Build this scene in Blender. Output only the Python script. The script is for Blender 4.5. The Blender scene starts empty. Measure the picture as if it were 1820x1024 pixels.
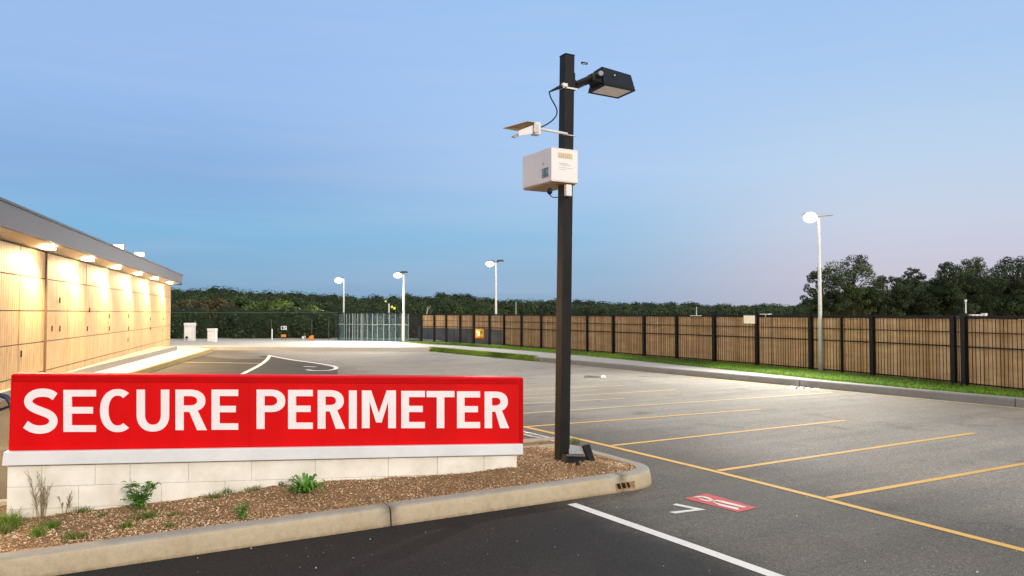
import bpy, bmesh, math, random
from mathutils import Vector, Matrix, Quaternion, noise as mnoise
random.seed(7)
R = math.radians
scene = bpy.context.scene
COL = scene.collection

# ------------------------------------------------------------------ camera survey
CAM_H = 2.2
FPX = 1350.0                      # focal length in photo pixels (1820 wide)
PITCH = math.atan(44.0 / FPX)
CP, SP = math.cos(PITCH), math.sin(PITCH)
CAM = Vector((0, 0, CAM_H))

def ray(px, py):
    u = (px - 910.0) / FPX
    v = (512.0 - py) / FPX
    return Vector((u, CP - v * SP, SP + v * CP))
def G(px, py, z=0.0):             # sight line meets the level z
    d = ray(px, py)
    return CAM + d * ((z - CAM_H) / d.z)
def P(px, py, Y):                 # sight line meets the depth Y
    d = ray(px, py)
    return CAM + d * (Y / d.y)
def onplane(px, py, p0, n):
    d = ray(px, py)
    return CAM + d * ((p0 - CAM).dot(n) / d.dot(n))

# the car park's own axes: E1 along the stalls and the front kerb, E2 away to the back left
E1 = Vector((2360, 1350, 0)).normalized()
E2 = Vector((-1350, 2360, 0)).normalized()
UP = Vector((0, 0, 1))
def AB(a, b, z=0.0):
    return E1 * a + E2 * b + UP * z
def ab(p):
    return p.dot(E1), p.dot(E2)
def RB(px, py, b):
    return onplane(px, py, E2 * b, E2)
def RA(px, py, a):
    return onplane(px, py, E1 * a, E1)

# ------------------------------------------------------------------ object helpers
def tag(o, label=None, cat=None, group=None, kind=None):
    if label: o['label'] = label
    if cat: o['category'] = cat
    if group: o['group'] = group
    if kind: o['kind'] = kind
    return o
def empty(name, loc, rz=0.0, **kw):
    o = bpy.data.objects.new(name, None)
    COL.objects.link(o)
    o.empty_display_size = 0.2
    o.location = loc
    o.rotation_euler = (0, 0, rz)
    tag(o, **kw)
    return o
def world_matrix(o):
    m = Matrix.LocRotScale(o.location, o.rotation_euler, o.scale)
    if o.parent: m = world_matrix(o.parent) @ m
    return m
def copy_tree(o, parent=None):
    c = o.copy(); COL.objects.link(c)
    if parent: c.parent = parent
    for ch in [x for x in COL.objects if x.parent == o]:
        copy_tree(ch, c)
    return c

class MB:
    """collects faces, built as ONE mesh object"""
    def __init__(self):
        self.v = []; self.f = []; self.mi = []
    def add(self, verts, faces, mi=0):
        k = len(self.v)
        self.v += [Vector(p) for p in verts]
        for f in faces:
            self.f.append([i + k for i in f]); self.mi.append(mi)
        return self
    def poly(self, pts, mi=0):
        return self.add(pts, [list(range(len(pts)))], mi)
    def hexa(self, p, mi=0):      # 4 bottom points ccw, 4 top points
        return self.add(p, [(3,2,1,0),(4,5,6,7),(0,1,5,4),(1,2,6,5),(2,3,7,6),(3,0,4,7)], mi)
    def box(self, c, s, ax=None, mi=0):
        c = Vector(c)
        X, Y, Z = ax if ax else (Vector((1,0,0)), Vector((0,1,0)), UP)
        hx, hy, hz = s[0]/2, s[1]/2, s[2]/2
        q = []
        for dz in (-hz, hz):
            for dx, dy in ((-hx,-hy),(hx,-hy),(hx,hy),(-hx,hy)):
                q.append(c + X*dx + Y*dy + Z*dz)
        return self.hexa(q, mi)
    def bar(self, a, b, w, t=None, mi=0, up=UP):
        a = Vector(a); b = Vector(b); d = (b - a)
        L = d.length; d.normalize()
        s = d.cross(up)
        if s.length < 1e-4: s = d.cross(Vector((1, 0, 0)))
        s.normalize(); n = s.cross(d)
        return self.box((a+b)/2, (L, w, t or w), (d, s, n), mi)
    def tube(self, pts, rad, seg=10, mi=0, cap=True):
        pts = [Vector(p) for p in pts]
        rads = rad if isinstance(rad, (list, tuple)) else [rad]*len(pts)
        rings = []; ref = None
        for i, p in enumerate(pts):
            if i == 0: d = pts[1]-pts[0]
            elif i == len(pts)-1: d = pts[-1]-pts[-2]
            else: d = pts[i+1]-pts[i-1]
            d.normalize()
            if ref is None:
                ref = d.cross(UP)
                if ref.length < 1e-3: ref = d.cross(Vector((1, 0, 0)))
            s = ref - d*ref.dot(d); s.normalize(); ref = s
            n = d.cross(s)
            rings.append([p + (s*math.cos(2*math.pi*k/seg) + n*math.sin(2*math.pi*k/seg))*rads[i] for k in range(seg)])
        vs = [q for r in rings for q in r]; fs = []
        for i in range(len(pts)-1):
            for k in range(seg):
                k2 = (k+1) % seg
                fs.append((i*seg+k, i*seg+k2, (i+1)*seg+k2, (i+1)*seg+k))
        if cap:
            fs.append(tuple(reversed(range(seg)))); fs.append(tuple((len(pts)-1)*seg+k for k in range(seg)))
        return self.add(vs, fs, mi)
    def ellipsoid(self, c, rx, ry, rz, n=14, k=9, mi=0):
        pts = []; rad = []
        vs = [c + UP*rz]; fs = []
        for i in range(1, k):
            th = math.pi*i/k
            for j in range(n):
                ph = 2*math.pi*j/n; vs.append(c + Vector((rx*math.sin(th)*math.cos(ph), ry*math.sin(th)*math.sin(ph), rz*math.cos(th))))
        vs.append(c - UP*rz)
        for j in range(n):
            fs.append((0, 1+j, 1+(j+1) % n)); fs.append((len(vs)-1, 1+(k-2)*n+(j+1) % n, 1+(k-2)*n+j))
            for i in range(k-2):
                a, b = 1+i*n+j, 1+i*n+(j+1) % n; fs.append((a, a+n, b+n, b))
        return self.add(vs, fs, mi)
    def prism(self, pts, z0, z1, mi=0):   # vertical prism from a ground outline
        n = len(pts)
        vs = [Vector((p[0], p[1], z0)) for p in pts] + [Vector((p[0], p[1], z1)) for p in pts]
        fs = [tuple(reversed(range(n))), tuple(range(n, 2*n))]
        fs += [(i, (i+1) % n, n+(i+1) % n, n+i) for i in range(n)]
        return self.add(vs, fs, mi)
    def build(self, name, mats, parent=None, bevel=0.0, smooth=False, seg=2, fix=True, **kw):
        me = bpy.data.meshes.new(name)
        inv = world_matrix(parent).inverted() if parent else Matrix.Identity(4)
        me.from_pydata([tuple(inv @ p) for p in self.v], [], self.f)
        if not isinstance(mats, (list, tuple)): mats = [mats]
        for m in mats: me.materials.append(m)
        for p, i in zip(me.polygons, self.mi):
            p.material_index = i; p.use_smooth = smooth
        if fix:
            bm = bmesh.new(); bm.from_mesh(me)
            bmesh.ops.recalc_face_normals(bm, faces=bm.faces)
            bm.to_mesh(me); bm.free()
        me.update()
        o = bpy.data.objects.new(name, me)
        COL.objects.link(o)
        if parent: o.parent = parent
        if bevel:
            b = o.modifiers.new('bevel', 'BEVEL'); b.width = bevel; b.segments = seg; b.limit_method = 'ANGLE'
        tag(o, **kw)
        return o

# ------------------------------------------------------------------ materials
class NT:
    def __init__(self, name):
        self.m = bpy.data.materials.new(name); self.m.use_nodes = True
        self.t = self.m.node_tree; self.n = self.t.nodes; self.l = self.t.links
        self.b = self.n['Principled BSDF']
        self.tc = self.n.new('ShaderNodeTexCoord')
    def noise(self, scale, detail=4, rough=.55, co='Object', dist=0, stretch=None):
        x = self.n.new('ShaderNodeTexNoise')
        x.inputs['Scale'].default_value = scale; x.inputs['Detail'].default_value = detail
        x.inputs['Roughness'].default_value = rough; x.inputs['Distortion'].default_value = dist
        src = self.tc.outputs[co] if isinstance(co, str) else co
        if stretch:
            mp = self.n.new('ShaderNodeMapping'); mp.inputs['Scale'].default_value = stretch
            self.l.new(src, mp.inputs['Vector']); src = mp.outputs[0]
        self.l.new(src, x.inputs['Vector'])
        return x.outputs['Fac']
    def ramp(self, fac, stops, interp='LINEAR'):
        r = self.n.new('ShaderNodeValToRGB'); e = r.color_ramp.elements
        r.color_ramp.interpolation = interp
        while len(e) < len(stops): e.new(0.5)
        for k, (p, c) in enumerate(stops):
            e[k].position = p; e[k].color = c if len(c) == 4 else (*c, 1)
        self.l.new(fac, r.inputs[0]); return r.outputs[0]
    def mix(self, fac, a, b, mode='MIX'):
        x = self.n.new('ShaderNodeMix'); x.data_type = 'RGBA'; x.blend_type = mode
        for s, val in ((x.inputs['Factor'], fac), (x.inputs['A'], a), (x.inputs['B'], b)):
            if hasattr(val, 'is_linked'): self.l.new(val, s)
            elif isinstance(val, (int, float)): s.default_value = val
            else: s.default_value = (*val, 1) if len(val) == 3 else val
        return x.outputs['Result']
    def math(self, op, a, b=0.0, c=0.0, clamp=False):
        x = self.n.new('ShaderNodeMath'); x.operation = op; x.use_clamp = clamp
        for s, val in zip(x.inputs, (a, b, c)):
            if hasattr(val, 'is_linked'): self.l.new(val, s)
            else: s.default_value = val
        return x.outputs[0]
    def bump(self, h, strength=.3, dist=.01):
        x = self.n.new('ShaderNodeBump'); x.inputs['Strength'].default_value = strength; x.inputs['Distance'].default_value = dist
        self.l.new(h, x.inputs['Height']); self.l.new(x.outputs[0], self.b.inputs['Normal'])
    def set(self, **kw):
        for k, val in kw.items():
            s = self.b.inputs[k.replace('_', ' ')]
            if hasattr(val, 'is_linked'): self.l.new(val, s)
            elif isinstance(val, tuple): s.default_value = (*val, 1) if len(val) == 3 else val
            else: s.default_value = val
        return self

def plain(name, c, rough=.5, metal=0.0, var=.25, scale=6, bump=.0, bscale=60, stretch=None):
    t = NT(name)
    if max(c) < .05: t.set(Specular_IOR_Level=.22)
    n = t.noise(scale, 6, .62, stretch=stretch)
    lo = tuple(x*(1-var) for x in c); hi = tuple(min(1, x*(1+var)) for x in c)
    t.set(Base_Color=t.ramp(n, [(.3, lo), (.7, hi)]), Roughness=rough, Metallic=metal)
    if bump: t.bump(t.noise(bscale, 5, .6), bump, .01)
    return t.m
def glow(name, c, s):
    t = NT(name)
    n = t.ramp(t.noise(9, 2), [(.3, tuple(x*.85 for x in c)), (.7, c)])
    t.set(Base_Color=tuple(x*.15 for x in c), Emission_Color=n, Emission_Strength=s)
    return t.m
def leafmat(name, stops, rough=.6, trans=.25):
    t = NT(name)
    g = t.n.new('ShaderNodeNewGeometry')
    c = t.ramp(g.outputs['Random Per Island'], stops)
    big = t.noise(.24, 3)
    c = t.mix(1.0, c, t.ramp(big, [(.36, (.42, .46, .48)), (.62, (1.25, 1.25, 1.15))]), 'MULTIPLY')
    t.set(Base_Color=c, Roughness=rough)
    tr = t.n.new('ShaderNodeBsdfTranslucent'); t.l.new(c, tr.inputs[0])
    mx = t.n.new('ShaderNodeMixShader'); mx.inputs[0].default_value = trans
    t.l.new(t.b.outputs[0], mx.inputs[1]); t.l.new(tr.outputs[0], mx.inputs[2])
    t.l.new(mx.outputs[0], t.n['Material Output'].inputs[0])
    return t.m

def asphalt_mat(name, dark, light, a0, a1):
    """dark new surfacing for a < a0, worn grey beyond a1 (a along the stalls)"""
    t = NT(name)
    geo = t.n.new('ShaderNodeNewGeometry'); pos = geo.outputs['Position']
    dp = t.n.new('ShaderNodeVectorMath'); dp.operation = 'DOT_PRODUCT'; dp.inputs[1].default_value = E1
    t.l.new(pos, dp.inputs[0])
    wob = t.math('MULTIPLY', t.math('SUBTRACT', t.noise(.55, 4, .6, co=pos), .5), 1.8)
    a = t.math('ADD', dp.outputs['Value'], wob)
    def step(lo, hi):
        mr = t.n.new('ShaderNodeMapRange'); mr.interpolation_type = 'SMOOTHSTEP'
        mr.inputs['From Min'].default_value = lo; mr.inputs['From Max'].default_value = hi
        t.l.new(a, mr.inputs['Value']); return mr.outputs[0]
    mid = tuple(x*.42 + y*.58 for x, y in zip(light, dark))
    base = t.mix(step(a0-.5, a0+.7), dark, mid)
    base = t.mix(step(a1-.3, a1+2.8), base, light)
    # large tyre-polish streaks and patches
    big = t.noise(.22, 6, .62, co=pos, dist=.6)
    base = t.mix(.75, base, t.mix(1, base, t.ramp(big, [(.3, (.78, .78, .79)), (.52, (1, 1, 1)), (.72, (1.22, 1.2, 1.16))]), 'MULTIPLY'))
    rot = t.n.new('ShaderNodeVectorRotate'); rot.rotation_type = 'Z_AXIS'; rot.inputs['Angle'].default_value = -math.atan2(E1.y, E1.x)
    t.l.new(pos, rot.inputs['Vector'])
    st = t.noise(1.1, 5, .6, co=rot.outputs[0], stretch=(.16, 1.3, 1))
    base = t.mix(.6, base, t.mix(1, base, t.ramp(st, [(.35, (.78, .78, .8)), (.65, (1.2, 1.18, 1.14))]), 'MULTIPLY'))
    # stone speckle
    sp = t.n.new('ShaderNodeTexVoronoi'); sp.inputs['Scale'].default_value = 95
    t.l.new(pos, sp.inputs['Vector'])
    cs = t.n.new('ShaderNodeSeparateColor'); t.l.new(sp.outputs['Color'], cs.inputs[0])
    base = t.mix(1, base, t.ramp(cs.outputs[0], [(0, (.55, .55, .55)), (.5, (.92, .92, .92)), (.86, (1.15, 1.14, 1.12)), (1, (1.95, 1.9, 1.85))]), 'MULTIPLY')
    fine = t.noise(28, 6, .7, co=pos)
    base = t.mix(1, base, t.ramp(fine, [(.3, (.80, .80, .80)), (.7, (1.2, 1.19, 1.18))]), 'MULTIPLY')
    # hairline cracks and darker oil-stained patches
    wv = t.n.new('ShaderNodeVectorMath'); wv.operation = 'ADD'; t.l.new(pos, wv.inputs[0])
    wn = t.n.new('ShaderNodeTexNoise'); wn.inputs['Scale'].default_value = 1.3; wn.inputs['Detail'].default_value = 5; t.l.new(pos, wn.inputs['Vector'])
    wsc = t.n.new('ShaderNodeVectorMath'); wsc.operation = 'SCALE'; wsc.inputs['Scale'].default_value = 1.6; t.l.new(wn.outputs['Color'], wsc.inputs[0]); t.l.new(wsc.outputs[0], wv.inputs[1])
    cr = t.n.new('ShaderNodeTexVoronoi'); cr.feature = 'DISTANCE_TO_EDGE'; cr.inputs['Scale'].default_value = .17; t.l.new(wv.outputs[0], cr.inputs['Vector'])
    crk = t.ramp(cr.outputs['Distance'], [(.0, (.55, .55, .55)), (.0022, (.75, .75, .75)), (.004, (1, 1, 1))])
    gate = t.ramp(t.noise(.3, 3, co=pos), [(.50, (0, 0, 0)), (.58, (1, 1, 1))])
    base = t.mix(gate, base, t.mix(1, base, crk, 'MULTIPLY'))
    oil = t.ramp(t.noise(.85, 3, .5, co=pos, dist=.3), [(.60, (1, 1, 1)), (.74, (.66, .65, .64))])
    base = t.mix(1, base, oil, 'MULTIPLY')
    dust = t.ramp(t.noise(.13, 5, .6, co=pos, dist=.5), [(.45, (0, 0, 0)), (.68, (.45, .45, .45))])
    base = t.mix(dust, base, t.mix(1, base, (1.18, 1.0, .80), 'MULTIPLY'))
    t.set(Specular_IOR_Level=.28)
    t.set(Base_Color=base, Roughness=t.ramp(big, [(.3, (.72,)*3), (.7, (.9,)*3)]))
    t.bump(t.math('ADD', cs.outputs[0], fine), .5, .006)
    return t.m

def concrete_mat(name, c, stain=(.55, .5, .42), bump=.25, spots=True, top=None):
    t = NT(name)
    geo = t.n.new('ShaderNodeNewGeometry'); pos = geo.outputs['Position']
    n1 = t.noise(1.6, 7, .65, co=pos); n2 = t.noise(14, 6, .7, co=pos); n3 = t.noise(120, 3, .6, co=pos)
    col = t.ramp(n1, [(.25, tuple(x*y for x, y in zip(c, (.86, .84, .80)))), (.5, c), (.78, tuple(min(1, x*1.08) for x in c))])
    col = t.mix(1, col, t.ramp(n2, [(.28, (.88, .87, .85)), (.6, (1.05, 1.05, 1.04))]), 'MULTIPLY')
    col = t.mix(1, col, t.ramp(n3, [(.25, (.8, .8, .8)), (.65, (1.06, 1.06, 1.06))]), 'MULTIPLY')
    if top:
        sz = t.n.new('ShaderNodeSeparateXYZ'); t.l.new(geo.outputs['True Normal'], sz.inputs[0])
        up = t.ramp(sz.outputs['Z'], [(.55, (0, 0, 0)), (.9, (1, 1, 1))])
        col = t.mix(up, col, t.mix(1, col, top, 'MULTIPLY'))  # upward faces tinted as if by sky light
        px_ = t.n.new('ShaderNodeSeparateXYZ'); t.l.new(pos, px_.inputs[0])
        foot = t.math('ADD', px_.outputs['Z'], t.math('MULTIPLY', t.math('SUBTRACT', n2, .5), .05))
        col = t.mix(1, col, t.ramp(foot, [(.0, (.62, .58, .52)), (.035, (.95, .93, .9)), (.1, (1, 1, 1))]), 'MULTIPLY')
    t.set(Base_Color=col, Roughness=.85)
    t.bump(t.math('ADD', t.math('MULTIPLY', n2, .6), n3), bump, .006)
    return t.m

M = {}
A_WHITE = ab(G(1050, 908))[0]; A_YELLOW = ab(G(1270, 838))[0]
M['asphalt'] = asphalt_mat('asphalt', (.0205, .0192, .0192), (.29, .275, .245), A_WHITE, A_YELLOW)
M['asphalt_dark'] = asphalt_mat('asphalt_new', (.045, .045, .04), (.05, .05, .043), A_WHITE, A_YELLOW)
M['kerb'] = concrete_mat('kerb_concrete', (.47, .39, .28), top=(.74, .85, 1.05))  # warm sun on face, cool sky on top, both put into the colour
M['kerb_grey'] = concrete_mat('grey_kerb_concrete', (.25, .245, .24))
M['pave'] = concrete_mat('pavement_concrete', (.36, .35, .335))
M['plaza'] = concrete_mat('plaza_concrete', (.46, .44, .40))
M['sidewalk'] = concrete_mat('sidewalk_concrete', (.58, .55, .49))
M['joint'] = plain('joint_filler', (.03, .025, .02), .9)
def paint_mat(name, c, wear=.5):
    t = NT(name)
    geo = t.n.new('ShaderNodeNewGeometry'); pos = geo.outputs['Position']
    n = t.noise(34, 6, .75, co=pos); b = t.noise(2.2, 4, .6, co=pos)
    f = t.math('ADD', n, t.math('MULTIPLY', b, .55))
    col = t.ramp(f, [(.50, (.11, .10, .09)), (.50+.14*wear, tuple(x*.72 for x in c)), (.72, c), (1, tuple(min(1, x*1.1) for x in c))])
    t.set(Base_Color=col, Roughness=.75); t.bump(n, .25, .004)
    return t.m
M['yellow'] = paint_mat('yellow_line_paint', (.72, .43, .10))
M['pale_yellow'] = paint_mat('faded_yellow_paint', (.62, .48, .24), .8)
M['white_line'] = paint_mat('white_line_paint', (.74, .73, .70))
M['red_line'] = paint_mat('red_ground_paint', (.62, .075, .06))
M['kerb_yellow'] = paint_mat('kerb_yellow_paint', (.34, .23, .05), 1.0)

# ------------------------------------------------------------------ ground
def sheet(name, pts, z, mat, kind='structure'):
    m = MB(); m.poly([Vector((p[0], p[1], z)) for p in pts])
    return m.build(name, mat, kind=kind)

t = NT('field_soil')
geo = t.n.new('ShaderNodeNewGeometry'); pos = geo.outputs['Position']
n1 = t.noise(.05, 6, .6, co=pos, stretch=(.35, 1.4, 1)); n2 = t.noise(1.2, 6, .7, co=pos)
c = t.ramp(n1, [(.3, (.42, .235, .085)), (.5, (.52, .305, .125)), (.7, (.60, .38, .18))])
c = t.mix(1, c, t.ramp(n2, [(.3, (.75, .75, .75)), (.7, (1.2, 1.2, 1.2))]), 'MULTIPLY')
t.set(Base_Color=c, Roughness=.95); t.bump(n2, .4, .05)
M['field'] = t.m
sheet('field', [(-3000, -200), (3000, -200), (3000, 4000), (-3000, 4000)], -.03, M['field'])


# ---- right-hand kerb line (far side of the lot)
kf = [G(760, 624), G(1180, 663.5), G(1492, 691.5), G(1820, 725)]
KR0 = kf[0]; KRd = (kf[3] - kf[0]).normalized()
KRn = Vector((-KRd.y, KRd.x, 0))           # pointing away from the lot (to the fence)
if KRn.x < 0: KRn = -KRn
KL = 46.0
def kr(s, off, z): return KR0 + KRd*s + KRn*off + UP*z
sheet('parking_lot', [(-45, -25), kr(62, .1, 0), kr(-.6, .1, 0), (-8, 47), (-45, 47)], 0.0, M['asphalt'])
def sweep(path, prof, mb=None, mi=0, close_ends=True):
    """path: list of (point, outward normal); prof: list of (offset inward, z)"""
    mb = mb or MB(); n = len(prof); vs = []; fs = []
    for p, nn in path:
        for o, z in prof: vs.append(Vector((p.x, p.y, 0)) - nn*o + UP*z)
    for i in range(len(path)-1):
        for k in range(n-1):
            fs.append((i*n+k, i*n+k+1, (i+1)*n+k+1, (i+1)*n+k))
    if close_ends:
        fs.append(tuple(range(n))); fs.append(tuple((len(path)-1)*n+k for k in reversed(range(n))))
    return mb.add(vs, fs, mi)
rprof = [(0, -.02), (.012, .17), (.03, .195), (.06, .20), (.17, .20), (.17, -.02)]
def kerb_run(a, b, name='kerb', mat='kerb_grey'):
    path = [(kr(a + (b-a)*i/6, 0, 0), -KRn) for i in range(7)]
    return sweep(path, rprof).build(name, M[mat], kind='structure')
s_mid = (G(945, 642) - KR0).dot(KRd)
stations = [s_mid]
for q in (1300, 1420, 1803):
    s = (G(q, 624 + (q-760)*.0955) - KR0).dot(KRd); stations.append(s)
stations.append(KL)
for i in range(len(stations)-1):
    kerb_run(stations[i] + .012, stations[i+1] - .012)
# pavement behind the kerb, narrowing towards the camera
back_px = [(745, 610.5), (870, 618), (1002, 629), (1180, 646), (1336, 661.5), (1480, 677), (1620, 690), (1760, 702)]
back = [G(x, y, .2) for x, y in back_px]
front = [kr(-3.0, .172, .2), kr(s_mid, .172, .2), kr(24, .172, .2), kr(KL, .172, .2)]
back.append(kr(KL, .45, .2))
m = MB()
fr = []
for bpt in back:
    s = (bpt - KR0).dot(KRd); fr.append(kr(s, .172, .2))
vs = [Vector((p.x, p.y, .198)) for p in fr] + [Vector((p.x, p.y, .198)) for p in back]
n = len(back)
m.add(vs, [(i, i+1, n+i+1, n+i) for i in range(n-1)])
m.build('pavement', M['pave'], kind='structure')

# ---- far raised plaza with its pale kerb
pk = [G(300, 622), G(370, 622.5), G(560, 624), G(762, 624.5)]
plz = [G(-200, 623), pk[0], pk[1], pk[2], pk[3], kr(-.05, 3.0, 0), P(760, 600, 60), P(500, 600, 62), P(0, 600, 64), P(-300, 600, 60)]
m = MB(); m.prism(plz, -.02, .2)
m.build('plaza', M['plaza'], kind='structure', bevel=.02)
m = MB()
for i in range(len(pk)-1):
    d = (pk[i+1]-pk[i]).normalized(); nn = Vector((d.y, -d.x, 0))
    L = (pk[i+1]-pk[i]).length; k = max(1, int(L/3))
    for j in range(k):
        a = pk[i] + d*(L*j/k + .01); b = pk[i] + d*(L*(j+1)/k - .01)
        m.hexa([a+nn*.012-UP*.02, b+nn*.012-UP*.02, b+nn*-.17-UP*.02, a-nn*.17-UP*.02, a+nn*.004+UP*.212, b+nn*.004+UP*.212, b-nn*.17+UP*.212, a-nn*.17+UP*.212])
m.build('kerb', M['plaza'], kind='structure', bevel=.015)

# ---- sidewalk along the building, with a yellow kerb edge
sw = [G(372, 627.5), G(330, 640), G(262, 662.5), G(120, 706)]
sw_d = (sw[2]-sw[0]).normalized()
far_sw = sw[0] - sw_d*.6; near_sw = sw[0] + sw_d*23
m = MB()
wl = lambda Z: Vector((-6.2 - .315*Z, Z, 0))       # building wall line on the ground
m.prism([near_sw, far_sw, wl(47.0), wl(20)], -.02, .196)
m.build('sidewalk', M['sidewalk'], kind='structure')
swn = Vector((-sw_d.y, sw_d.x, 0))
if swn.x < 0: swn = -swn
path = [(far_sw + sw_d*(i*1.6) + swn*.08, swn) for i in range(17)]
sweep(path, [(0, -.02), (.012, .17), (.03, .2), (.05, .206), (.075, .206), (.075, -.02)]).build('kerb', M['kerb_yellow'], kind='structure')

# ---- painted markings
def strip(name, pts, w, mat, z=.004, **kw):
    pts = [Vector((p.x, p.y, 0)) for p in pts]
    L = []; Rr = []
    for i, p in enumerate(pts):
        d = (pts[min(i+1, len(pts)-1)] - pts[max(i-1, 0)]).normalized(); s = Vector((-d.y, d.x, 0))
        L.append(p + s*w/2 + UP*z); Rr.append(p - s*w/2 + UP*z)
    m = MB(); k = len(pts)
    m.add(L + Rr, [(i, k+i, k+i+1, i+1) for i in range(k-1)])
    return m.build(name, M[mat], kind='structure')
def catmull(p, n=8):
    out = []
    for i in range(len(p)-1):
        p0 = p[max(i-1, 0)]; p1 = p[i]; p2 = p[i+1]; p3 = p[min(i+2, len(p)-1)]
        for j in range(n):
            u = j/n
            out.append(.5*((2*p1) + (p2-p0)*u + (2*p0-5*p1+4*p2-p3)*u*u + (3*p1-p0-3*p2+p3)*u**3))
    out.append(p[-1]); return out

strip('yellow_line', [G(1950, 1011), G(1820, 978.5), G(1465, 887), G(1270, 838), G(1082, 793), G(1000, 774), G(925, 757.5)], .105, 'yellow')
stalls = [((1465, 887), (1960, 800)), ((1270, 838), (1732, 770)), ((1082, 793), (1502, 747.5)), ((926, 759.5), (1352, 727.5)),
          ((870, 739), (1480, 698)), ((860, 722), (1110, 708)), ((860, 712.5), (1200, 693.0)), ((860, 695), (1108, 685.5))]
for i, (a, b) in enumerate(stalls):
    strip('parking_line', [G(*a) + (G(*b)-G(*a)).normalized()*.07, G(*b)], .1 if i < 5 else .09, 'yellow' if i < 4 else 'pale_yellow', z=.0045 if i else .0045)
strip('white_line', [G(1016, 896), G(1050, 908), G(1120, 932.5), G(1240, 974.5), G(1375, 1023), G(1500, 1068)], .125, 'white_line')
# worn edge line under the far kerb
strip('edge_line', [kr(12, -.22, 0), kr(22, -.2, 0), kr(30, -.2, 0), kr(KL, -.22, 0)], .09, 'pale_yellow', z=.005)
# faded white hatch by the far kerb
for x in (1406, 1420, 1434, 1445):
    strip('hatch_mark', [G(x, 691.5), G(x+9, 685.5)], .28, 'white_line')
# old dark bay behind the sign, with its white curves
dk = [G(225, 668), G(262, 664.5), G(362, 632.5), G(390, 636), G(420, 638.8), G(474, 637.5), G(458, 633), G(480, 632.4), G(505, 637), G(560, 646), G(600, 655), G(600, 668), G(400, 672)]  # far edge notched so the bare asphalt draws a pool of light
sheet('asphalt_patch', dk, .003, M['asphalt_dark'])
strip('white_line', catmull([G(479, 632), G(475, 639), G(462, 649), G(433, 664), G(415, 672)]), .17, 'white_line', z=.007)
strip('white_line', catmull([G(479, 632.5), G(520, 640), G(560, 645.5), G(592, 651), G(597, 655.5), G(584, 658.5), G(560, 659), G(545, 657.5)]), .17, 'white_line', z=.0075)
strip('parking_line', [G(318, 644), G(400, 645), G(470, 646.5)], .14, 'pale_yellow', z=.007)
strip('white_line', [G(540, 651.5), G(562, 652.5)], .14, 'white_line', z=.007)

# ------------------------------------------------------------------ the planted island
A_f = G(690, 936); a_f, b_front = ab(A_f)
a_right = ab(G(1177, 856))[0] - .02
b_back = 9.95
RC = .62
def island_path():
    pts = []
    def line(p, q, nn, k):
        for i in range(k): pts.append((p + (q-p)*i/k, nn))
    def arc(cx, cy, r, t0, t1, k):
        for i in range(k+1):
            th = t0 + (t1-t0)*i/k
            nn = E1*math.cos(th) + E2*math.sin(th)
            pts.append((AB(cx, cy) + nn*r, nn))
    line(AB(-9.0, b_front), AB(a_right-RC, b_front), -E2, 90)
    arc(a_right-RC, b_front+RC, RC, -math.pi/2, 0, 18)
    line(AB(a_right, b_front+RC+.02), AB(a_right, b_back-.45), E1, 12)
    arc(a_right-.45, b_back-.45, .45, 0, math.pi/2, 12)
    line(AB(a_right-.47, b_back), AB(-9.0, b_back), E2, 80)
    return pts
IP = island_path()
kprof = [(-.004, -.03), (0, .02), (.014, .12), (.022, .155), (.034, .178), (.052, .189), (.08, .194), (.19, .196), (.2, .185), (.2, .02)]
gapa = a_f                                   # the open joint in the kerb
def seg_path(f): return [q for q in IP if f(ab(q[0]))]
def stn(i): return ab(IP[i][0])
i_gap = min(range(90), key=lambda i: abs(stn(i)[0] - gapa))
a_j2 = ab(G(1112, 879))[0]
i_j2 = min(range(90), key=lambda i: abs(stn(i)[0] - a_j2))
def kerb_piece(i0, i1, off0, off1):
    path = IP[i0:i1+1]
    p0, n0 = path[0]; p1, n1 = path[-1]
    d0 = (path[1][0]-p0).normalized(); d1 = (p1 - path[-2][0]).normalized()
    path = [(p0 + d0*off0, n0)] + path[1:-1] + [(p1 - d1*off1, n1)]
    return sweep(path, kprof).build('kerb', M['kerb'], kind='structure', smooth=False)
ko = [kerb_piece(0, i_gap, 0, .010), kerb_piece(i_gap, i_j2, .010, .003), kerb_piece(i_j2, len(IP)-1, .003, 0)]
for o in ko:
    for p in o.data.polygons: p.use_smooth = len(p.vertices) == 4
    o.modifiers.new('ws', 'WEIGHTED_NORMAL')
# dirt packed in the open joint
m = MB(); p, nn = IP[i_gap]
sweep([(p - E1*.011 + nn*-.006, nn), (p + E1*.011 + nn*-.006, nn)], [(o+.006, max(.0, z-.012)) for o, z in kprof[1:]], m)
m.build('kerb_joint', M['joint'], kind='structure')

# sign plane
S_L = P(10, 925, 7.8); S_R = P(918, 832, 9.4)
S_d = Vector((S_R.x-S_L.x, S_R.y-S_L.y, 0)).normalized()
S_n = Vector((S_d.y, -S_d.x, 0))            # towards the camera
S_0 = Vector((S_L.x, S_L.y, 0))
def S(px, py, off=0.0):
    return onplane(px, py, S_0 + S_n*off, S_n)
wall_foot = [S(x, y) for x, y in ((-60, 936), (10, 925), (120, 912), (250, 897), (370, 880), (500, 863), (640, 852), (760, 846), (860, 837), (918, 832), (960, 829))]
def foot_z(a):
    q = [(ab(p)[0], p.z) for p in wall_foot]
    if a <= q[0][0]: return q[0][1]
    for (a0, z0), (a1, z1) in zip(q, q[1:]):
        if a <= a1: return z0 + (z1-z0)*(a-a0)/(a1-a0)
    return q[-1][1]
def foot_b(a):
    q = [ab(p) for p in wall_foot]
    for (a0, b0), (a1, b1) in zip(q, q[1:]):
        if a <= a1 or (a1, b1) == q[-1]: return b0 + (b1-b0)*(a-a0)/(a1-a0)
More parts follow.
